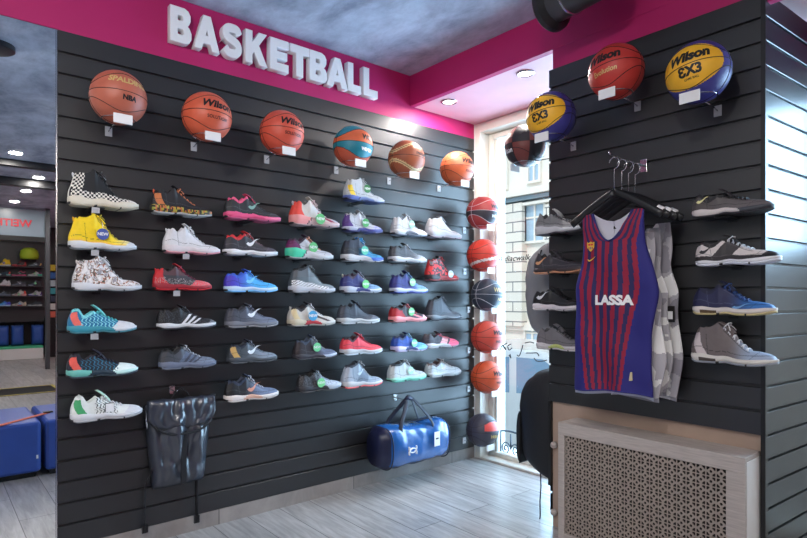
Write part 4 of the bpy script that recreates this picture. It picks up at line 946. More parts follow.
# ================================================================ BAGS
def duffel():
    A = onX(379, 450, .20); B = onX(447, 450, .20); zt = onX(408, 424, .19).z; zb_ = onX(402, 468, .22).z
    ln = B.y-A.y; h = zt-zb_; cy = (A.y+B.y)/2; W = .25
    t = empty('duffel_bag', (.145, cy, zb_), 'shiny blue duffel bag hanging low on the left slat wall', 'duffel bag')
    mb = MB(); nv, nu = 44, 48; vs = []; fs = []; cs = []
    for j in range(nv+1):
        v = -1+2*j/nv; k = max(.0, 1-abs(v)**7)**.33 if abs(v) < 1 else 0
        k = max(k, .62) if abs(v) < 1 else .60
        for i in range(nu):
            a = 2*pi*i/nu; c_, s_ = cos(a), sin(a)
            x = (1 if c_ > 0 else -1)*abs(c_)**(2/3.2)*W/2*k; z = (1 if s_ > 0 else -1)*abs(s_)**(2/2.8)*h/2*lerp(k, 1, .3)
            n = noise.noise(NV((x*9, v*2.6, z*9)))*.014 + noise.noise(NV((x*26, v*7, z*22+4)))*.006
            if z > 0: z -= .012*cos(v*4)*(z/(h/2))
            # front bulge
            vs.append((min(x*(1+n*4)+ .0, .2), v*ln/2*(1+.0*z), z+h/2+n))
    for j in range(nv):
        v = -1+2*(j+.5)/nv
        for i in range(nu):
            fs.append((j*nu+i, j*nu+(i+1) % nu, (j+1)*nu+(i+1) % nu, (j+1)*nu+i))
    fs.append(tuple(range(nu))); fs.append(tuple(nv*nu+i for i in range(nu))[::-1])
    vs = [(max(x, -.125), y, z) for x, y, z in vs]
    mb.v = vs; mb.f = fs; mb.c = [None]*len(fs)
    me = mb.mesh('bag_body'); me.materials.append(M['blueb']); me.materials.append(M['navyb'])
    for p in me.polygons:
        p.use_smooth = True
        if p.center.y < -ln/2*.80 or p.center.z < h*.10: p.material_index = 1
    body = link('bag_body', me, None, t)
    # piping, zip
    for yy in (-ln/2*.80, ln/2*.86):
        mb = MB()
        mb.tube([((1 if cos(a) > 0 else -1)*abs(cos(a))**(2/3.2)*W/2*1.01, yy, (1 if sin(a) > 0 else -1)*abs(sin(a))**(2/2.8)*h/2*1.0+h/2) for a in [2*pi*k/40 for k in range(40)]], .004, 6, closed=True)
        mb.build('piping', M['navys'], t, smooth=True)
    mb = MB(); mb.box(-.012, .012, -ln*.36, ln*.36, h+.001, h+.006); mb.build('zip', M['navys'], t)
    # handles up to the hook
    pk = onX(406, 397, .12); py_, pz = pk.y-cy, pk.z-zb_
    for (xx, nm) in ((-.05, 0), (.085, 1)):
        mb = MB(); 
        pts = [(xx+.02, -ln*.26, h*.80), (xx, -ln*.24, h+.01), (xx*.4, py_-.05, pz-.05), (0, py_-.012, pz-.004), (0, py_+.02, pz), (xx*.4, py_+.06, pz-.05), (xx, ln*.20, h+.01), (xx+.02, ln*.22, h*.82)]
        full = []
        for q in range(len(pts)*5-4):
            f = q/5; full.append(tuple(interp([(i, p[c]) for i, p in enumerate(pts)], f) for c in range(3)))
        mb.tube(full, .014, 8, flat=(1, .28)); mb.build('handle', M['navys'], t, smooth=True)
    mb = MB(); mb.tube([(0, py_-.03, pz-.014), (0, py_, pz-.002), (0, py_+.03, pz-.014)], .013, 10); mb.build('grip', M['navyb'], t, smooth=True)
    # curved double arch emblem
    mb = MB()
    ex, ey, ez = W/2+.022, -ln*.16, h*.46
    for up in (1, -1):
        pts = [(ex, ey+.030*cos(a)*1.05, ez + up*(-.016 + .030*sin(a))) for a in [pi*(-.12+1.24*k/20) for k in range(21)]]
        mb.tube(pts, .0078, 8, flat=(1, .5))
    o = mb.build('emblem', M['paper'], t, smooth=True)
    mb = MB(); mb.box(W/2+.012, W/2+.014, ln*.17, ln*.17+.05, h*.42, h*.42+.095); tg = mb.build('price_tag', M['paper'], t)
    mb = MB(); mb.box(W/2+.0142, W/2+.015, ln*.17+.012, ln*.17+.036, h*.42+.045, h*.42+.055); mb.build('tag_mark', M['ink'], tg)
    hook((0, cy+py_, zb_+pz-.018), pi/2, 'chrome wall hook carrying the blue duffel bag', .12)
duffel()

def pillow(name, m, parent, W, H, D, wfn=None, wr=.01, seed=0, n=30, flatback=True, sq=4, sc=9, aniso=1):
    """rounded soft panel: local X width, Z height (0..H), front is -Y"""
    mb = MB(); vs = []; fs = []; nz = int(n*1.2)
    for side_ in (0, 1):
        for j in range(nz+1):
            b = -1+2*j/nz
            for i in range(n+1):
                a = -1+2*i/n
                th = (max(0, 1-abs(a)**sq)*max(0, 1-abs(b)**sq))**.5
                hw = W/2*(wfn((b+1)/2) if wfn else 1)
                q = noise.noise(NV((a*W*sc*.6*aniso+seed, b*H*sc*.35, seed*2)))*wr + noise.noise(NV((a*W*sc*2+seed, b*H*sc*.9, 3)))*wr*.5
                y = -(D*th + q*th) if side_ == 0 else (.10*D*th if flatback else D*th)
                vs.append((a*hw, y, H*(b+1)/2 + q*.3))
    K = (n+1)*(nz+1)
    for s_ in (0, 1):
        for j in range(nz):
            for i in range(n): k = s_*K+j*(n+1)+i; fs.append((k, k+1, k+n+2, k+n+1))
    mb.add(vs, fs)
    me = mb.mesh(name, m); bm = bmesh.new(); bm.from_mesh(me); bmesh.ops.remove_doubles(bm, verts=bm.verts, dist=.0006); bmesh.ops.recalc_face_normals(bm, faces=bm.faces); bm.to_mesh(me); bm.free()
    return link(name, me, m, parent, smooth=True)
# roll-top gym sack on the left wall
A = onX(149, 440, .10); B = onX(215, 440, .10); zt = onX(180, 399, .10).z; zb_ = onX(178, 489, .10).z
cy = (A.y+B.y)/2; Wd = B.y-A.y; Hh = zt-zb_
t = empty('gym_sack', (.022, cy, zb_), 'glossy black vinyl gym sack with a folded flap hanging on the left slat wall', 'backpack', None, pi/2)
pillow('sack_body', M['vinyl'], t, Wd, Hh*.94, .085, lambda b: .76+.24*b**.7, .028, 3, 50, sc=8, aniso=1.6)
f = pillow('top_flap', M['vinyl'], t, Wd*1.04, Hh*.34, .030, lambda b: (.60+.40*min(1, b*2.4)**.5), .030, 8, 44, sc=9, aniso=2); f.location = (0, -.070, Hh*.67)
mb = MB(); pts = []
for k in range(21):
    a = -1+2*k/20; pts.append((a*Wd*.43, -.088-.016*(1-a*a), Hh*.73 - .050*(1-abs(a)**3)))
mb.tube(pts, .006, 8); mb.build('flap_piping', M['nylon'], t, smooth=True)
mb = MB(); mb.box(-.014, .014, -.0905, -.084, Hh*.06, Hh*.64); mb.build('front_strap', M['nylon'], t)
mb = MB(); mb.tube([(-.05, -.045, Hh*.97), (-.03, -.035, Hh+.03), (0, -.03, Hh+.05), (.03, -.035, Hh+.03), (.05, -.045, Hh*.97)], .007, 8, flat=(1, .5)); mb.build('hang_loop', M['nylon'], t, smooth=True)
mb = MB(); mb.tube([(-Wd*.50, -.05, Hh*.90), (-Wd*.515, -.055, Hh*.80), (-Wd*.50, -.05, Hh*.70)], .006, 8); mb.build('side_buckle', M['chrome'], t, smooth=True)
for (px0, py1) in ((144, 531), (195.5, 521)):
    Q = onX(px0, py1, .012); xx = Q.y-cy
    mb = MB(); mb.tube([(xx*.8, -.02, Hh*.25), (xx, -.008, Hh*.05), (xx, -.006, -.02), (xx, -.006, Q.z-zb_)], .010, 8, flat=(1, .3))
    s_ = mb.build('shoulder_strap', M['nylon'], t, smooth=True)
    mb = MB(); mb.box(xx-.014, xx+.014, -.012, -.002, Q.z-zb_-.004, Q.z-zb_+.035); mb.build('strap_end', M['black'], s_)
P = onX(172, 388, .0); hook((0, P.y, zt+.035), pi/2, 'chrome wall hook carrying the black gym sack', .07)

# black backpack and grey bag on the pier's window side (they face -X)
def side_bag(px, pyt, pyb, y0, wid, dep, m, name, label, seed, wf):
    Pt = onX(px, pyt, X1-dep*.8); Pb = onX(px, pyb, X1-dep*.8)
    t = empty(name, (X1-.012, y0, Pb.z), label, 'backpack', None, -pi/2)
    H_ = Pt.z-Pb.z
    pillow('bag_body', m, t, wid, H_, dep, wf, .02, seed, 34, sc=8)
    return t, H_
t, H_ = side_bag(527, 366, 470, 2.80, .34, .275, M['nylon'], 'backpack', 'large black backpack hanging on the pier side in front of the window', 5, lambda b: 1 if b < .5 else 1-.45*((b-.5)/.5)**2)
pk_ = pillow('front_pocket', M['nylon'], t, .26, H_*.50, .05, None, .01, 9, 20); pk_.location = (0, -.245, H_*.06)
mb = MB(); mb.tube([(.10, -.06, H_*.1), (.12, -.10, .02), (.13, -.09, -.06), (.145, -.085, -.14), (.15, -.08, -.22), (.152, -.082, -.245)], .012, 8, flat=(1, .3)); mb.build('dangling_strap', M['nylon'], t, smooth=True)
mb = MB(); mb.tube([(-.04, -.06, H_*.96), (-.03, -.05, H_+.04), (.03, -.05, H_+.04), (.04, -.06, H_*.96)], .008, 8); mb.build('grab_handle', M['nylon'], t, smooth=True)
mb = MB(); mb.tube([(-.14, -.15, H_*.8), (-.165, -.14, H_*.55), (-.17, -.12, H_*.3)], .004, 6); mb.build('zip_piping', M['chrome'], t, smooth=True)
t, H_ = side_bag(530, 241, 338, 2.79, .30, .235, M['greyny'], 'backpack', 'dark grey backpack hanging on the pier side behind the grey sneakers', 11, lambda b: 1 if b < .6 else 1-.45*((b-.6)/.4)**1.5)
mb = MB(); mb.tube([(-.04, -.05, H_*.96), (-.03, -.04, H_+.04), (.03, -.04, H_+.04), (.04, -.05, H_*.96)], .008, 8); mb.build('grab_handle', M['nylon'], t, smooth=True)
mb = MB(); mb.tube([(.10, -.10, H_*.9), (.115, -.14, H_*.6), (.12, -.13, H_*.2)], .010, 8, flat=(1, .4)); mb.build('side_strap', M['nylon'], t, smooth=True)

# ================================================================ JERSEYS on hangers
def hanger(t_loc, label, hook_h=.10, span=.215, drop=.12, ring=None, rz=0):
    t = empty('coat_hanger', t_loc, label, 'hanger', 'hangers on the pier rail', rz)
    mb = MB()
    for sg in (-1, 1):
        pts = [(sg*span*q, 0, -drop*(q**1.15)) for q in [k/10 for k in range(11)]]
        mb.tube(pts, [.019]+[.017]*10, 8, flat=(.42, 1))
    mb.build('hanger_arms', M['black'], t, smooth=True)
    mb = MB(); mb.tube([(0, 0, 0), (0, 0, .095)] + [(.024*cos(a)+.0*0, 0, .128+.026*sin(a)) for a in [(-pi/2)+1.45*pi*k/12 for k in range(13)]], .0022, 7); mb.build('hook', M['chrome'], t, smooth=True)
    if ring:
        mb = MB(); q = .80; mb.tube([(span*q-.011, 0, -drop*q**1.15+.005), (span*q+.013, 0, -drop*q**1.15-.008)], .024, 14, flat=(.75, 1)); mb.build('size_ring', M['paper'], t, smooth=True)
    return t
# rail: hangs at X=xr, from the pier towards the room
P = onY(644, 168, YB); XR = 1.715; ZR = P.z+.01
t = empty('wall_rail', (XR, YB, ZR), 'straight chrome display arm on the pier carrying the hangers', 'rail')
mb = MB(); mb.tube([(0, -.002, 0), (0, -.30, .004), (0, -.315, .016)], .0045, 8); mb.build('arm', M['chrome'], t, smooth=True)
mb = MB(); mb.box(-.016, .016, -.007, -.001, -.03, .03); mb.build('wall_plate', M['chrome'], t, bevel=.001)
YF = 2.335
HZ = ZR - .156
JHANG = []
names_h = ['front black hanger holding the blue and maroon striped jersey', 'black hanger right behind the striped jersey, with a white size ring', 'middle black hanger of the rail', 'black hanger nearest the pier wall, its tip poking out right']
for k, (yy, rg, dx) in enumerate(((YF, None, 0), (YF+.065, 1, .0), (YF+.125, 1, .0), (YF+.185, 1, 0))):
    hanger((XR, yy, HZ), names_h[k], span=.215, drop=.125, ring=rg, rz=radians((0, -1, 1, -1)[k]))
def jersey(t, zs, left, right, nl, nr, zneck, zneck_b, D, colf, nx=56, nz=84, seed=0, back=None, wave=.012, m=None):
    """zs=(z0,z1) hem and shoulder; left/right/nl/nr are x as functions of z"""
    z0, z1 = zs
    for which in (0, 1):
        zn = zneck if which == 0 else zneck_b
        mb = MB(); vs = []; fs = []; cs = []
        # rows: make one land on the neck point
        kn = int(nz*(zn-z0)/(z1-z0)); rows = [lerp(z0, zn, k/kn) for k in range(kn+1)] + [lerp(zn, z1, k/(nz-kn)) for k in range(1, nz-kn+1)]
        base = 0; idx = {}
        for j, z in enumerate(rows):
            above = j > kn
            L_, R_ = left(z), right(z)
            if above:
                q = (z-zn)/(z1-zn); NL = lerp((L_+R_)/2 if False else (nl+nr)/2, nl, q**.55); NR = lerp((nl+nr)/2, nr, q**.55)
            else: NL = NR = (nl+nr)/2
            for half in (0, 1):
                for i in range(nx//2+1):
                    a = i/(nx//2); x = lerp(L_, NL, a) if half == 0 else lerp(NR, R_, a)
                    s_ = (x-L_)/(R_-L_)*2-1; th = max(0, 1-abs(s_)**3)**.5 * (1-sm(z1-.07, z1, z)*.85)
                    wv = wave*sin(x*36+seed+z*2.5)*(1-(z-z0)/(z1-z0))*.9 + .004*noise.noise(NV((x*14, z*7, seed)))
                    y = (-D*th if which == 0 else D*th*.35) + wv + .003*sin(z*30+x*11)
                    idx[(j, half, i)] = len(vs); vs.append((x, y, z - (.016 if which and j == 0 else 0) + (.010*sin(x*13+seed) if j == 0 else .010*sin(x*13+seed)*max(0, 1-(z-z0)/.15))))
        for j in range(len(rows)-1):
            for half in (0, 1):
                for i in range(nx//2):
                    q = (idx[(j, half, i)], idx[(j, half, i+1)], idx[(j+1, half, i+1)], idx[(j+1, half, i)])
                    fs.append(q); a = (i+.5)/(nx//2)*.5+half*.5; z = (rows[j]+rows[j+1])/2; x = sum(vs[v][0] for v in q)/4
                    cs.append(colf(x, z, a, which))
        mb.v = vs; mb.f = fs; mb.c = cs
        me = mb.mesh('p', m or M['cloth']); bm = bmesh.new(); bm.from_mesh(me)
        bmesh.ops.remove_doubles(bm, verts=bm.verts, dist=.0002)
        bm.to_mesh(me); bm.free()
        o = link('front_panel' if which == 0 else 'back_panel', me, None, t, smooth=True)
        sd = o.modifiers.new('thickness', 'SOLIDIFY'); sd.thickness = .0016; sd.offset = 0
# striped jersey: outline from the photo, on plane y = YF
def JX(px, py=300): return onY(px, py, YF).x - XR
def JZ(px, py): return onY(px, py, YF).z
Lp = [(JZ(575, 390), JX(574.5)), (JZ(575, 350), JX(575)), (JZ(577, 300), JX(577)), (JZ(579, 285), JX(577.5)), (JZ(582, 262), JX(583)), (JZ(583, 245), JX(584.5)), (JZ(584, 228), JX(583)), (JZ(584, 221), JX(582.5))]
Rp = [(JZ(653, 396), JX(653)), (JZ(654, 340), JX(652)), (JZ(657, 315), JX(656)), (JZ(659, 292), JX(659.5)), (JZ(655, 270), JX(655)), (JZ(648, 245), JX(646.5)), (JZ(645, 228), JX(645)), (JZ(644, 212), JX(644))]
Lp.sort(); Rp.sort()
z0, z1 = JZ(612, 392), JZ(612, 212)
t = empty('basketball_jersey', (XR, YF, 0), 'sleeveless blue and maroon striped basketball jersey on the front hanger', 'jersey')
NVY, MAR, BLU = (40, 34, 84), (146, 22, 56), (38, 36, 116)
def jcol(x, z, a, which):
    f = (z-z0)/(z1-z0)
    if which == 1: return (214, 212, 224) if f > .15 else (204, 206, 222)
    lo, hi = lerp(.24, .03, f**.6), lerp(.66, .95, f**1.0)
    edge = abs(a-.5)
    if f > .80 and a < .5 and False: return NVY
    if f < .012: return (50, 50, 130)
    if a < lo or a > hi: return BLU
    q = (a-lo)/(hi-lo)*6.5
    return MAR if (q % 1) < .52 else NVY
jersey(t, (z0, z1), lambda z: interp(Lp, z), lambda z: interp(Rp, z), JX(594), JX(633), JZ(615, 241), JZ(615, 221), .035, jcol, nx=84, nz=110, seed=1)
# neck binding follows the opening
mb = MB(); pts = []
zn, znr = JZ(615, 241), z1
mid = (JX(594)+JX(633))/2
for k in range(15):
    q = k/14; pts.append((lerp(JX(594), mid, (q)) if True else 0, -.016-.020*q, lerp(znr, zn, 1-(1-q)**1.0)))
pl = []
for k in range(25):
    s_ = -1+2*k/24; q = 1-abs(s_)
    f = (1-q)
    nxp = mid + (JX(594)-mid)*f if s_ < 0 else mid + (JX(633)-mid)*f
    z = zn + (znr-zn)*(f**(1/.55)); pl.append((nxp, -.036+.028*f**2, z))
mb.tube(pl, .0055, 8, flat=(1, .6)); mb.build('neck_binding', solid((38, 40, 108), .7), t, smooth=True)
mb = MB(); x0 = mid+.01; mb.box(x0-.014, x0+.018, .012, .0135, znr-.075, znr-.045); mb.build('neck_label', M['ink'], t)
# crest and swoosh
def flat_poly(poly, y, m, name, parent):
    mb = MB(); mb.add([(a, y, b) for a, b in poly] + [(a, y+.0012, b) for a, b in poly], [tuple(range(len(poly))), tuple(range(len(poly), 2*len(poly)))[::-1]] + [(i, (i+1) % len(poly), len(poly)+(i+1) % len(poly), len(poly)+i) for i in range(len(poly))]); return mb.build(name, m, parent)
cxx, czz = JX(595.5, 247), JZ(595.5, 247)
cr = [(-.018, .020), (-.010, .016), (0, .022), (.010, .016), (.018, .020), (.017, -.004), (.008, -.016), (0, -.023), (-.008, -.016), (-.017, -.004)]
ys = -.040
sh_ = flat_poly([(cxx+a, czz+b) for a, b in cr], ys, solid((220, 176, 60)), 'shield_crest', t)
flat_poly([(cxx-.012, czz+.012), (cxx-.001, czz+.012), (cxx-.001, czz+.004), (cxx-.012, czz+.004)], ys-.0008, solid((200, 50, 50)), 'crest_quarter', sh_)
flat_poly([(cxx+.001, czz+.012), (cxx+.012, czz+.012), (cxx+.012, czz+.004), (cxx+.001, czz+.004)], ys-.0008, solid((200, 60, 40)), 'crest_quarter', sh_)
for k in range(3): flat_poly([(cxx-.010+.008*k, czz-.002), (cxx-.006+.008*k, czz-.002), (cxx-.006+.008*k, czz-.013), (cxx-.010+.008*k, czz-.013)], ys-.0008, solid((44, 60, 150) if k % 2 else (160, 30, 60)), 'crest_stripe', sh_)
def swoosh_poly(cx, cz, s_):
    lo = [(-.5, .05), (-.42, -.16), (-.25, -.24), (0, -.14), (.3, .10), (.6, .38)]; hi = [(.2, .12), (-.05, -.01), (-.25, -.07), (-.38, -.04), (-.42, .06)]
    return [(cx+a*s_, cz+b*s_) for a, b in lo+hi]
flat_poly(swoosh_poly(JX(596, 260), JZ(596, 260), .036), ys, solid((230, 190, 70)), 'small_swoosh', t)
me = textmesh('LASSA', .072, offset=.0038, shear=0); 
bm = bmesh.new(); bm.from_mesh(me); bmesh.ops.triangulate(bm, faces=bm.faces)
for _ in range(2): bmesh.ops.subdivide_edges(bm, edges=[e for e in bm.edges if e.calc_length() > .012], cuts=1); bmesh.ops.triangulate(bm, faces=bm.faces)
xc, zc = (JX(599, 300)+JX(637, 300))/2, JZ(616, 300.5)
xs = [v.co.x for v in bm.verts]; wd = max(xs)-min(xs); sx = (JX(637)-JX(599))/wd
for v in bm.verts:
    x, z = xc+v.co.x*sx, zc+v.co.y*.78; L_, R_ = interp(Lp, z), interp(Rp, z); q = (x-L_)/(R_-L_)*2-1
    f = (z-z0)/(z1-z0); wv = .012*sin(x*36+1+z*2.5)*(1-f)*.9
    v.co = (x, -.035*max(0, 1-abs(q)**3)**.5+wv+.003*sin(z*30+x*11)-.0055, z)
bm.to_mesh(me); bm.free(); link('sponsor_lettering', me, M['paper'], t)
cx2, cz2 = JX(633.5, 376), JZ(633.5, 376)
flat_poly([(cx2-.011, cz2-.020), (cx2+.011, cz2-.016), (cx2+.009, cz2+.020), (cx2-.010, cz2+.018)], -.030, solid((206, 190, 150)), 'hem_patch', t)
# pale jerseys behind
wnames = ['white and grey camouflage jersey hanging right behind the striped one', 'white jersey with pale grey blocks, middle of the rail', 'grey and white patterned jersey nearest the pier wall, with a black tag']
for k, (yy, pxl, pxr, pyb) in enumerate(((YF+.065, 600, 664, 397), (YF+.125, 606, 670, 394), (YF+.185, 612, 681, 396))):
    def X_(px): return onY(px, 300, yy).x-XR
    def Z_(px, py): return onY(px, py, yy).z
    zz0, zz1 = Z_(660, pyb), Z_(655, 232-4*k)
    t = empty('basketball_jersey', (XR, yy, 0), wnames[k], 'jersey', 'pale jerseys on the pier rail')
    xl, xr_ = X_(pxl), X_(pxr)
    def lf(z, xl=xl, z0_=zz0, z1_=zz1): f = (z-z0_)/(z1_-z0_); return xl + .04*sm(.6, .8, f)
    def rf(z, xr_=xr_, z0_=zz0, z1_=zz1): f = (z-z0_)/(z1_-z0_); return xr_ - .05*sm(.58, .78, f) - .02*sm(.25, .0, f) + .012*sin(f*9)
    def cf(x, z, a, which, k=k):
        n = noise.noise(NV((x*11+k*7, z*8+k*3, k))); n2 = noise.noise(NV((x*40, z*40, k)))
        return (236, 234, 232) if n+.15*n2 > .05 else ((176, 172, 178) if n+.15*n2 > -.22 else (142, 138, 146))
    jersey(t, (zz0, zz1), lf, rf, lerp(xl, xr_, .3), lerp(xl, xr_, .66), zz1-.11, zz1-.04, .012, cf, nx=90, nz=150, seed=k*2+3, wave=.006)
    if k == 2:
        q = onY(671, 314, yy-.03); mb = MB(); cx3, cz3 = q.x-XR, q.z
        mb.box(cx3-.022, cx3+.022, -.044, -.042, cz3-.035, cz3+.035); tg = mb.build('price_tag', M['ink'], t)
        mb = MB(); mb.box(cx3-.014, cx3+.014, -.0455, -.0442, cz3-.022, cz3+.012); mb.build('tag_label', M['paper'], tg)

# ================================================================ WINDOW: rail, lettering, street
# scrolled iron guard outside the glass
t = empty('iron_railing', (.70, YW+.20, .0), 'low scrolled wrought iron railing outside the window', 'railing')
mb = MB(); hh = .185
mb.tube([(-.6, 0, .004), (.6, 0, .004)], .008, 8)
top = [(-.6+1.2*k/40, 0, hh + .020*abs(sin(pi*(k/40)*4+.5))) for k in range(41)]
mb.tube(top, .008, 8); mb.build('rails', M['iron'], t, smooth=True)
for i in range(6):
    x0 = -.5+.2*i; mb = MB()
    for sg in (-1, 1):
        pts = []
        for k in range(34):
            a = k/33*3.6*pi; r = .046*(1-.80*k/33); pts.append((x0+sg*(.048 - r*cos(a)*1.0), 0, .065+ r*sin(a)*1.15))
        mb.tube([(x0, 0, hh)]+pts, .0055, 7)
    mb.build('scroll', M['iron'], t, smooth=True)
mb = MB()
for i in range(7): mb.cyl((-.6+.2*i, 0, 0), (-.6+.2*i, 0, hh+.01), .007, 8)
mb.build('bars', M['iron'], t, smooth=True)
# black handwriting on the pane
YG = YW+.1275
me = textmesh('Aldiacwalk', .075, shear=.35, offset=.001)
me.transform(Matrix.Rotation(pi/2, 4, 'X')); o = link('window_lettering', me, M['ink']); P = onY(513, 258.5, YG); o.location = P
o.scale = (.95, 1, .8); tag(o, 'small black script lettering across the middle of the window pane', 'lettering')
t = empty('window_drawing', (onY(515, 350, YG).x, YG, 0), 'black hand-drawn strokes on the window pane above the parked car', 'drawing')
def gp(px, py): q = onY(px, py, YG); return (q.x-t.location.x, 0, q.z)
def stroke(pp, r=.004, name='stroke'):
    mb = MB(); pts = [gp(*p) for p in pp]; full = []
    for q in range((len(pts)-1)*5+1):
        full.append(tuple(interp([(i, p[c]) for i, p in enumerate(pts)], q/5) for c in range(3)))
    mb.tube(full, r, 6, flat=(1, 1)); mb.build(name, M['ink'], t, smooth=True)
stroke([(500, 350), (503, 345), (506, 350), (503, 346), (507, 343)]); stroke([(511, 344), (508, 346), (509, 350), (512, 348)])
stroke([(523, 345), (521, 352), (519, 356), (517, 355)]); stroke([(526, 353), (532, 353), (537, 353), (539, 356)]); stroke([(534, 358), (537, 361), (543, 361), (547, 360)]); stroke([(525, 343), (530, 342), (534, 343)])
stroke([(509, 355), (511, 358), (510, 354)])
# ground, facade
mb = MB(); mb.box(-14, 16, YW+.47, 24, -.85, -.75); o = struct(mb.build('street_ground', M['street']))
mb = MB(); mb.box(-6, 8, YW+.30, YW+.46, -.85, -.005); struct(mb.build('trim_9', M['plaster']))
YFc = 12.0
t = empty('facade_building', (-3, YFc, -.15), 'pale stone townhouse facade across the street, seen through the window', 'building')
def fxx(px, py): q = onY(px, py, YFc); return (q.x+3, q.z+.15)
def fw_(px0, py0, px1, py1):
    a = fxx(px0, py0); b = fxx(px1, py1); return a[0], b[0], b[1], a[1]
wins = [(498, 160, 507, 188), (489, 160, 495, 188), (494, 216, 503, 252), (527, 206, 545, 240), (560, 205, 575, 250), (497, 272, 503, 318), (527, 325, 540, 348), (497, 326, 502, 336), (530, 155, 540, 180), (470, 215, 482, 250), (470, 160, 480, 190)]
mb = MB(); mb.box(-8, 12, 0, .6, -.6, 12); mb.build('plaster_wall', M['plaster'], t)
a = fxx(503, 207); b = fxx(527, 326); mb = MB(); mb.box(a[0], b[0], -.22, -.001, b[1], a[1]); mb.build('stone_pier', M['stone'], t)
a = fxx(540, 207); b = fxx(556, 345); mb = MB(); mb.box(a[0]+.3, b[0]+.3, -.22, -.001, b[1], a[1]); mb.build('stone_pier', M['stone'], t)
for py, th, d_ in ((196, .16, .35), (201.5, .10, .25), (207, .07, .2), (327, .14, .12), (148, .1, .15)):
    z = fxx(515, py)[1]; mb = MB(); mb.box(-8, 12, -d_, -.0012, z-th/2, z+th/2); mb.build('string_course', M['plaster'] if py != 201.5 else solid((120, 140, 150)), t)
for w4 in wins:
    x0, x1, z0_, z1_ = fw_(*w4); mb = MB(); mb.box(x0-.06, x1+.06, -.10, -.0015, z0_-.06, z0_); mb.box(x0-.06, x1+.06, -.10, -.0015, z1_, z1_+.07); mb.box(x0-.06, x0, -.08, -.0015, z0_, z1_); mb.box(x1, x1+.06, -.08, -.0015, z0_, z1_)
    mb.box((x0+x1)/2-.025, (x0+x1)/2+.025, -.06, -.0015, z0_, z1_); mb.box(x0, x1, -.055, -.0015, lerp(z0_, z1_, .62), lerp(z0_, z1_, .62)+.05)
    f = mb.build('window', M['plaster'], t); mb = MB(); mb.box(x0, x1, -.03, -.0018, z0_, z1_); mb.build('window_pane', M['pane'], f)
# car
P = onZ(530, 400, -.15); 
P = C0 + ray(536, 380)*6.9
t = empty('parked_car', (P.x, P.y, -.75), 'pale parked car with a reddish tail lamp, seen through the window', 'car', None, radians(20))
body = [(-2.0, .35), (-2.05, .62), (-1.98, .86), (-1.5, .92), (-.95, 1.36), (-.5, 1.44), (.35, 1.42), (1.0, .98), (1.75, .86), (2.05, .66), (2.1, .38), (1.72, .3), (1.62, .52), (1.38, .62), (1.14, .52), (1.04, .28), (-1.04, .28), (-1.14, .52), (-1.38, .62), (-1.62, .52), (-1.72, .3)]
mb = MB(); mb.prism(body, -.82, .82, 'Y'); mb.build('car_body', M['carp'], t, bevel=.07)
for yy in (-.822, .808):
    mb = MB(); mb.prism([(-.92, .96), (-.62, 1.32), (-.05, 1.35), (-.05, .96)], yy, yy+.014, 'Y'); mb.build('side_window', M['carg'], t)
    mb = MB(); mb.prism([(.03, .96), (.03, 1.35), (.32, 1.34), (.82, .98)], yy, yy+.014, 'Y'); mb.build('side_window', M['carg'], t)
for (x0, z0_, x1, z1_, nm) in ((-1.44, .965, -.98, 1.345, 'rear_window'), (.44, 1.375, .98, 1.02, 'windscreen')):
    dx, dz = x1-x0, z1_-z0_; n_ = NV((-dz, 0, dx)).normalized()*.012*(1 if nm == 'rear_window' else 1)
    mb = MB(); vs = [NV((x0, -.66, z0_)), NV((x1, -.6, z1_)), NV((x1, .6, z1_)), NV((x0, .66, z0_))]; mb.add(vs+[v+n_ for v in vs], [(0, 1, 2, 3), (4, 5, 6, 7), (0, 1, 5, 4), (1, 2, 6, 5), (2, 3, 7, 6), (3, 0, 4, 7)]); mb.build(nm, M['carg'], t)
for yy in (-.7, .7):
    for xx in (-1.38, 1.38):
        mb = MB(); mb.lathe([(0, -.1), (.27, -.1), (.31, -.08), (.31, .08), (.27, .1), (0, .1)], 28, 'Y', (xx, yy, .31)); w_ = mb.build('wheel', M['rubber'], t, smooth=False); mb = MB(); mb.lathe([(0, -.105), (.17, -.105), (.17, .105), (0, .105)], 20, 'Y', (xx, yy, .31)); mb.build('hub_cap', M['carp'], w_)
    mb = MB(); mb.box(-2.07, -1.97, yy-.10, yy+.10, .62, .82); mb.build('tail_lamp', M['tail'], t, bevel=.02)
    mb = MB(); mb.box(1.9, 2.08, yy-.11, yy+.11, .58, .72); mb.build('head_lamp', M['carg'], t, bevel=.02)

# ================================================================ WHAT THE MIRROR SHOWS
def mir(px, py, z=None, x=None):
    """real point seen in the mirror (plane x = -.002) at this pixel, at height z or distance x"""
    d = ray(px, py)
    if z is not None: q = onZ(px, py, z)
    else: q = onX(px, py, -x)
    return NV((-q.x, q.y, q.z))
A = mir(44, 477, z=.0)
ys_ = A.y
for (y0, y1, nm) in ((-.62, ys_-.012, 'blue vinyl ottoman with an orange strap across it, left in the mirror'), (ys_+.012, ys_+.52, 'blue vinyl ottoman beside the strapped one, at the mirror edge')):
    t = empty('ottoman', (A.x+.38, (y0+y1)/2, 0), nm, 'ottoman', 'blue ottomans')
    w2 = (y1-y0)/2; mb = MB(); mb.box(-.36, .36, -w2, w2, .035, .385); mb.build('upholstery', M['otto'], t, bevel=.022)
    mb = MB(); mb.box(-.33, .33, -w2+.03, w2-.03, .0005, .0348); mb.build('plinth', M['black'], t)
    mb = MB(); mb.box(-.362, -.3601, w2-.03, w2-.018, .13, .155); mb.build('side_tab', M['paper'], t)
t = empty('luggage_strap', (A.x+.3, ys_-.2, .386), 'flat orange strap lying across the blue ottoman', 'strap')
mb = MB(); p0 = mir(-10, 428, z=.39); p1 = mir(48, 412.5, z=.39)
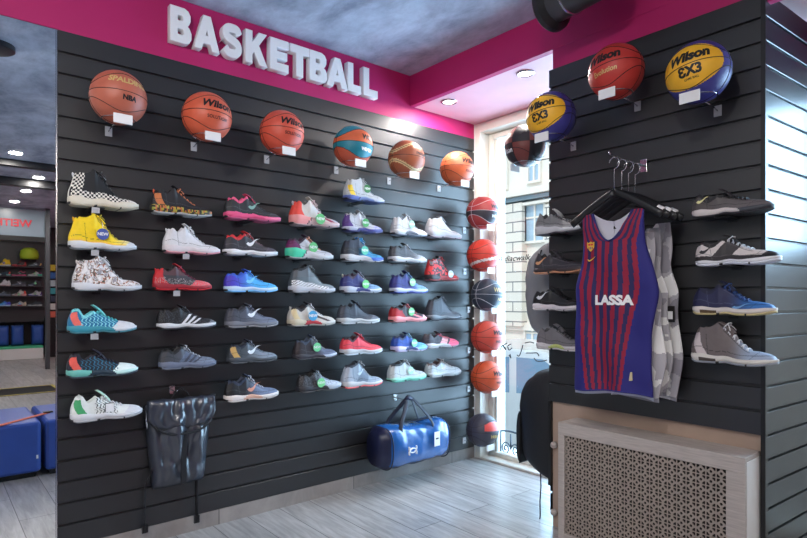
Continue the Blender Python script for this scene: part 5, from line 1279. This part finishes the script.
n_ = (p1-p0).cross(NV((0, 0, 1))).normalized()*.018
q = [p0-n_, p1-n_, p1+n_, p0+n_]; q = [v-t.location for v in q]
mb.add([NV((v.x, v.y, .0008)) for v in q]+[NV((v.x, v.y, .005)) for v in q], [(0, 1, 2, 3), (4, 5, 6, 7), (0, 1, 5, 4), (1, 2, 6, 5), (2, 3, 7, 6), (3, 0, 4, 7)])
mb.build('webbing', M['orange'], t)
mb = MB(); e_ = (p1-t.location); mb.box(e_.x-.02, e_.x+.02, e_.y-.03, e_.y+.03, .0055, .013); mb.build('buckle', M['black'], t)
# black floor mat with a pale border
a = mir(0, 397, z=0); b = mir(53, 385, z=0)
t = empty('floor_mat', ((a.x+b.x)/2, 1.0, 0), 'black floor mat with a pale yellow border, seen in the mirror', 'mat')
hx = (b.x-a.x)/2
mb = MB(); mb.box(-hx, hx, -.8, b.y-1.0, .0005, .006); mb.build('mat_field', M['black'], t)
mb = MB(); bt_ = .035
mb.box(-hx, -hx+bt_, -.8, b.y-1, .0061, .0085); mb.box(hx-bt_, hx, -.8, b.y-1, .0061, .0085); mb.box(-hx+bt_, hx-bt_, b.y-1-bt_, b.y-1, .0061, .0085); mb.build('border', solid((190, 176, 90)), t)
# far display wall
XD = 10.9
def dz(py): return mir(25, py, x=XD).z
def dy(px): return mir(px, 300, x=XD).y
mb = MB(); mb.box(XD+.2, XD+.24, dy(-40), dy(62), dz(322), dz(243)); o = mb.build('display_backboard', M['slat']); tag(o, 'black display panel behind the rows of shoes reflected in the mirror', 'display panel')
k = 0
for r, py in enumerate((266.5, 276, 286, 296, 306)):
    z = dz(py)
    mb = MB(); mb.box(XD-.02, XD+.199, dy(-4), dy(44), z-.012, z-.002); o = mb.build('display_shelf', M['fixt']); tag(o, 'thin grey shelf, %s in the mirrored shoe display' % ('topmost', 'second from the top', 'middle one', 'second from the bottom', 'lowest')[r], 'shelf', 'mirrored display shelves')
    for c, px in enumerate((2, 18, 34)):
        src = SHOE_OBJS[(r*3+c*7+1) % 41]; c_ = copy_tree(src[0]); q = mir(px, py, x=XD)
        c_.location = (XD+.06, q.y+.02, z-.0015); c_.rotation_euler = (0, 0, -pi/2+radians(6)); c_.location.y += .13
        c_.scale = (.82,)*3; c_['label'] = 'small shoe on the %s row of the mirrored display, %s of three' % (('top', 'second', 'middle', 'fourth', 'bottom')[r], ('first', 'second', 'last')[c]); c_['group'] = 'shoes on the mirrored display'
# cap above
q = mir(29.5, 253, x=XD); t = empty('lime_cap', (XD+.025, q.y, q.z-.02), 'lime yellow cap above the mirrored shoe display', 'cap')
mb = MB(); mb.lathe([(.155, -.10), (.17, -.02), (.15, .07), (.09, .12), (0, .135)], 28); mb.build('crown', M['lime'], t, smooth=True)
mb = MB(); mb.add([(-.12*cos(a)-.10*sin(a)*1.3, .15*cos(a), -.06-.02*sin(a)) for a in [pi*k/14 for k in range(15)]]+[(-.12*cos(a)-.10*sin(a)*1.3, .15*cos(a), -.068-.02*sin(a)) for a in [pi*k/14 for k in range(15)]], [tuple(range(15)), tuple(range(15, 30))[::-1]]); mb.build('visor', M['lime'], t)
mb = MB(); mb.box(.10, .145, -.01, .01, -.03, .03); mb.build('stem', M['blackm'], t)
# right-hand shelf of colourful boxes (beyond the post)
q0 = dy(49); q1 = dy(60)
bc = [(230, 200, 60), (60, 110, 180), (200, 214, 220), (70, 170, 180), (60, 70, 90), (230, 230, 226), (226, 110, 90)]
for k, c in enumerate(bc):
    z = dz(266+8*k+4); mb = MB(); mb.box(-.08, .08, -.07, .07, 0, .13); o = mb.build('boxed_item', solid(c), bevel=.008); o.location = (XD+.10, (q0+q1)/2, z)
    tag(o, 'small %s box in the mirrored stack beyond the post' % ('yellow', 'blue', 'pale grey', 'teal', 'dark blue', 'white', 'coral')[k], 'box', 'boxes in the mirrored stack')
mb = MB(); mb.box(XD+.0, XD+.198, q0-.06, q1+.1, .0005, dz(266+52)) ; o = mb.build('box_stand', M['black']); tag(o, 'black stand under the mirrored stack of coloured boxes', 'stand')
# post, header, lettering
X9 = 8.6
a = mir(47.5, 300, x=X9)
mb = MB(); mb.box(-.04, .04, -.035, .035, .0005, CEIL-.001); o = mb.build('shop_post', M['fixt'], bevel=.004); o.location = (X9, a.y, 0); tag(o, 'slim grey post floor to ceiling, reflected at the mirror edge', 'post')
z1_ = mir(20, 236, x=X9).z; z0_ = mir(20, 241, x=X9).z
mb = MB(); mb.box(X9-.03, X9+.03, -1.5, a.y-.036, z0_, z1_); o = mb.build('header_beam', M['black']); tag(o, 'black header beam below the red lettering in the mirror', 'beam')
zs1, zs0 = mir(15, 212, x=X9).z, mir(15, 235, x=X9).z
mb = MB(); mb.box(X9-.01, X9+.01, -1.5, a.y-.04, z1_+.001, zs1+.06); o = mb.build('sign_board', mat('pale_panel', (120, 134, 146), rough=.3)); tag(o, 'pale grey-blue sign panel behind red lettering in the mirror', 'sign panel')
me = textmesh('WEITH', .17, offset=.004, extrude=.004)
me.transform(Matrix.Rotation(-pi/2, 4, 'Z') @ Matrix.Rotation(pi/2, 4, 'X'))
o = link('red_lettering', me, M['redp']); q = mir(13, 223, x=X9); o.location = (X9-.016, q.y, q.z-.0); tag(o, 'red block lettering on the grey panel seen reversed in the mirror', 'lettering')
# green platform with blue bags
a = mir(0, 361, z=0); gx = a.x
mb = MB(); mb.box(gx, gx+.5, .2, dy(42), .0005, .22); o = mb.build('platform_base', M['white'], bevel=.01); tag(o, 'low white platform under the green top, seen in the mirror', 'platform')
mb = MB(); mb.box(gx+.02, gx+.48, .2, dy(42), .2205, .27); o = mb.build('green_mat', M['green'], bevel=.01); tag(o, 'green mat on the low white platform seen in the mirror', 'mat')
for k, (px, nm) in enumerate(((2, 'left'), (17, 'middle'), (37, 'right'))):
    q = mir(px, 330, x=gx+.3); t = empty('sports_bag', (gx+.25, q.y, .2712), '%s of the three blue bags on the green platform in the mirror' % nm, 'bag', 'blue bags in the mirror', -pi/2)
    pillow('bag_body', M['bluebag'], t, .22, .42, .12, None, .01, k, 16)
    mb = MB(); mb.tube([(-.06, -.03, .40), (-.04, -.03, .48), (.04, -.03, .48), (.06, -.03, .40)], .008, 6); mb.build('handle', M['navys'], t, smooth=True)

# ================================================================ LIGHT, WORLD, CAMERA
w = bpy.data.worlds.new('sky'); S.world = w; w.use_nodes = True; nt = w.node_tree
bg = nt.nodes['Background']; bg.inputs[0].default_value = (.72, .86, 1.0, 1); bg.inputs[1].default_value = 1.7
sun = bpy.data.lights.new('sun', 'SUN'); sun.energy = 1.7; sun.angle = radians(2); sun.color = (1, .96, .9)
so = bpy.data.objects.new('sun', sun); col.objects.link(so); so.rotation_euler = (radians(-38), radians(12), 0)   # from behind the shop, onto the facade
so.rotation_euler = (radians(48), 0, radians(25))
for (x, z, sx, sz, e, nm) in ((.95, 1.35, 1.9, 2.5, 240, 'a'), (2.85, 1.95, .95, .85, 62, 'b')):  # area lamps added outside the panes to boost daylight and wall sheen
    ld = bpy.data.lights.new('window_fill_light', 'AREA'); ld.shape = 'RECTANGLE'; ld.size = sx; ld.size_y = sz; ld.energy = e; ld.color = (.46, .73, 1)
    lo = bpy.data.objects.new('window_fill_light', ld); col.objects.link(lo); lo.location = (x, YW+(.95 if nm == 'a' else .42), z); lo.rotation_euler = (radians(-90), 0, 0)
# wall washers: spotlight beam, then unseen track heads added to brighten the walls
ld = bpy.data.lights.new('spot_beam', 'SPOT'); ld.energy = 8; ld.spot_size = radians(120); ld.spot_blend = .9; ld.shadow_soft_size = .06; ld.color = (1, .97, .95)
lo = bpy.data.objects.new('spot_beam', ld); col.objects.link(lo); lo.location = (1.385, 2.32, 2.655); lo.rotation_euler = (NV((0, 1.5, 1.3))-lo.location).to_track_quat('-Z', 'Y').to_euler()
for i, (x, y, tx_, ty, tz, e) in enumerate(((2.4, -.9, 0, .8, 1.3, 24), (1.9, -.2, 0, 1.7, 1.2, 10), (2.6, .2, 1.7, 2.6, 1.2, 13))):
    t = empty('added_track_lamp', (x, y, CEIL-.001), 'unseen added track lamp head, %s' % ('aimed at the left wall near the mirror', 'aimed low at the middle of the left wall', 'aimed at the pier')[i], 'ceiling light', 'added track lamp heads')
    mb = MB(); mb.cyl((0, 0, 0), (0, 0, -.06), .012, 10); mb.build('stem', M['dark'], t)
    dr = (NV((tx_, ty, tz)) - NV((x, y, CEIL-.11))).normalized(); q = dr.to_track_quat('-Z', 'Y')
    mb = MB(); mb.lathe([(.045, -.06), (.045, .05), (.03, .06), (0, .06)], 24); h = mb.build('head', M['dark'], t); autosmooth(h); h.location = (0, 0, -.11); h.rotation_euler = q.to_euler()
    mb = MB(); mb.lathe([(0, -.05), (.043, -.05), (.043, -.045), (0, -.045)], 20); g = mb.build('lens', M['lamp'], t); g.location = (0, 0, -.11); g.rotation_euler = q.to_euler()
    ld = bpy.data.lights.new('added_track_beam', 'SPOT'); ld.energy = e*4; ld.spot_size = radians(105); ld.spot_blend = .8; ld.shadow_soft_size = .05; ld.color = (1, .97, .95)
    lo = bpy.data.objects.new('added_track_beam', ld); col.objects.link(lo); lo.location = NV((x, y, CEIL-.11)) + dr*.07; lo.rotation_euler = q.to_euler()
cam = bpy.data.cameras.new('camera'); co = bpy.data.objects.new('camera', cam); col.objects.link(co)
cam.sensor_width = 36; cam.sensor_fit = 'HORIZONTAL'; cam.lens = FPX/807*36; cam.shift_y = (CYP-269)/807; cam.shift_x = .5/807; cam.clip_start = .02
co.location = C0; co.rotation_euler = (pi/2, 0, YAW); S.camera = co
vs_ = S.view_settings; vs_.view_transform = 'Standard'; vs_.look = 'None'; vs_.gamma = 1; vs_.use_curve_mapping = False; vs_.exposure = 0.0
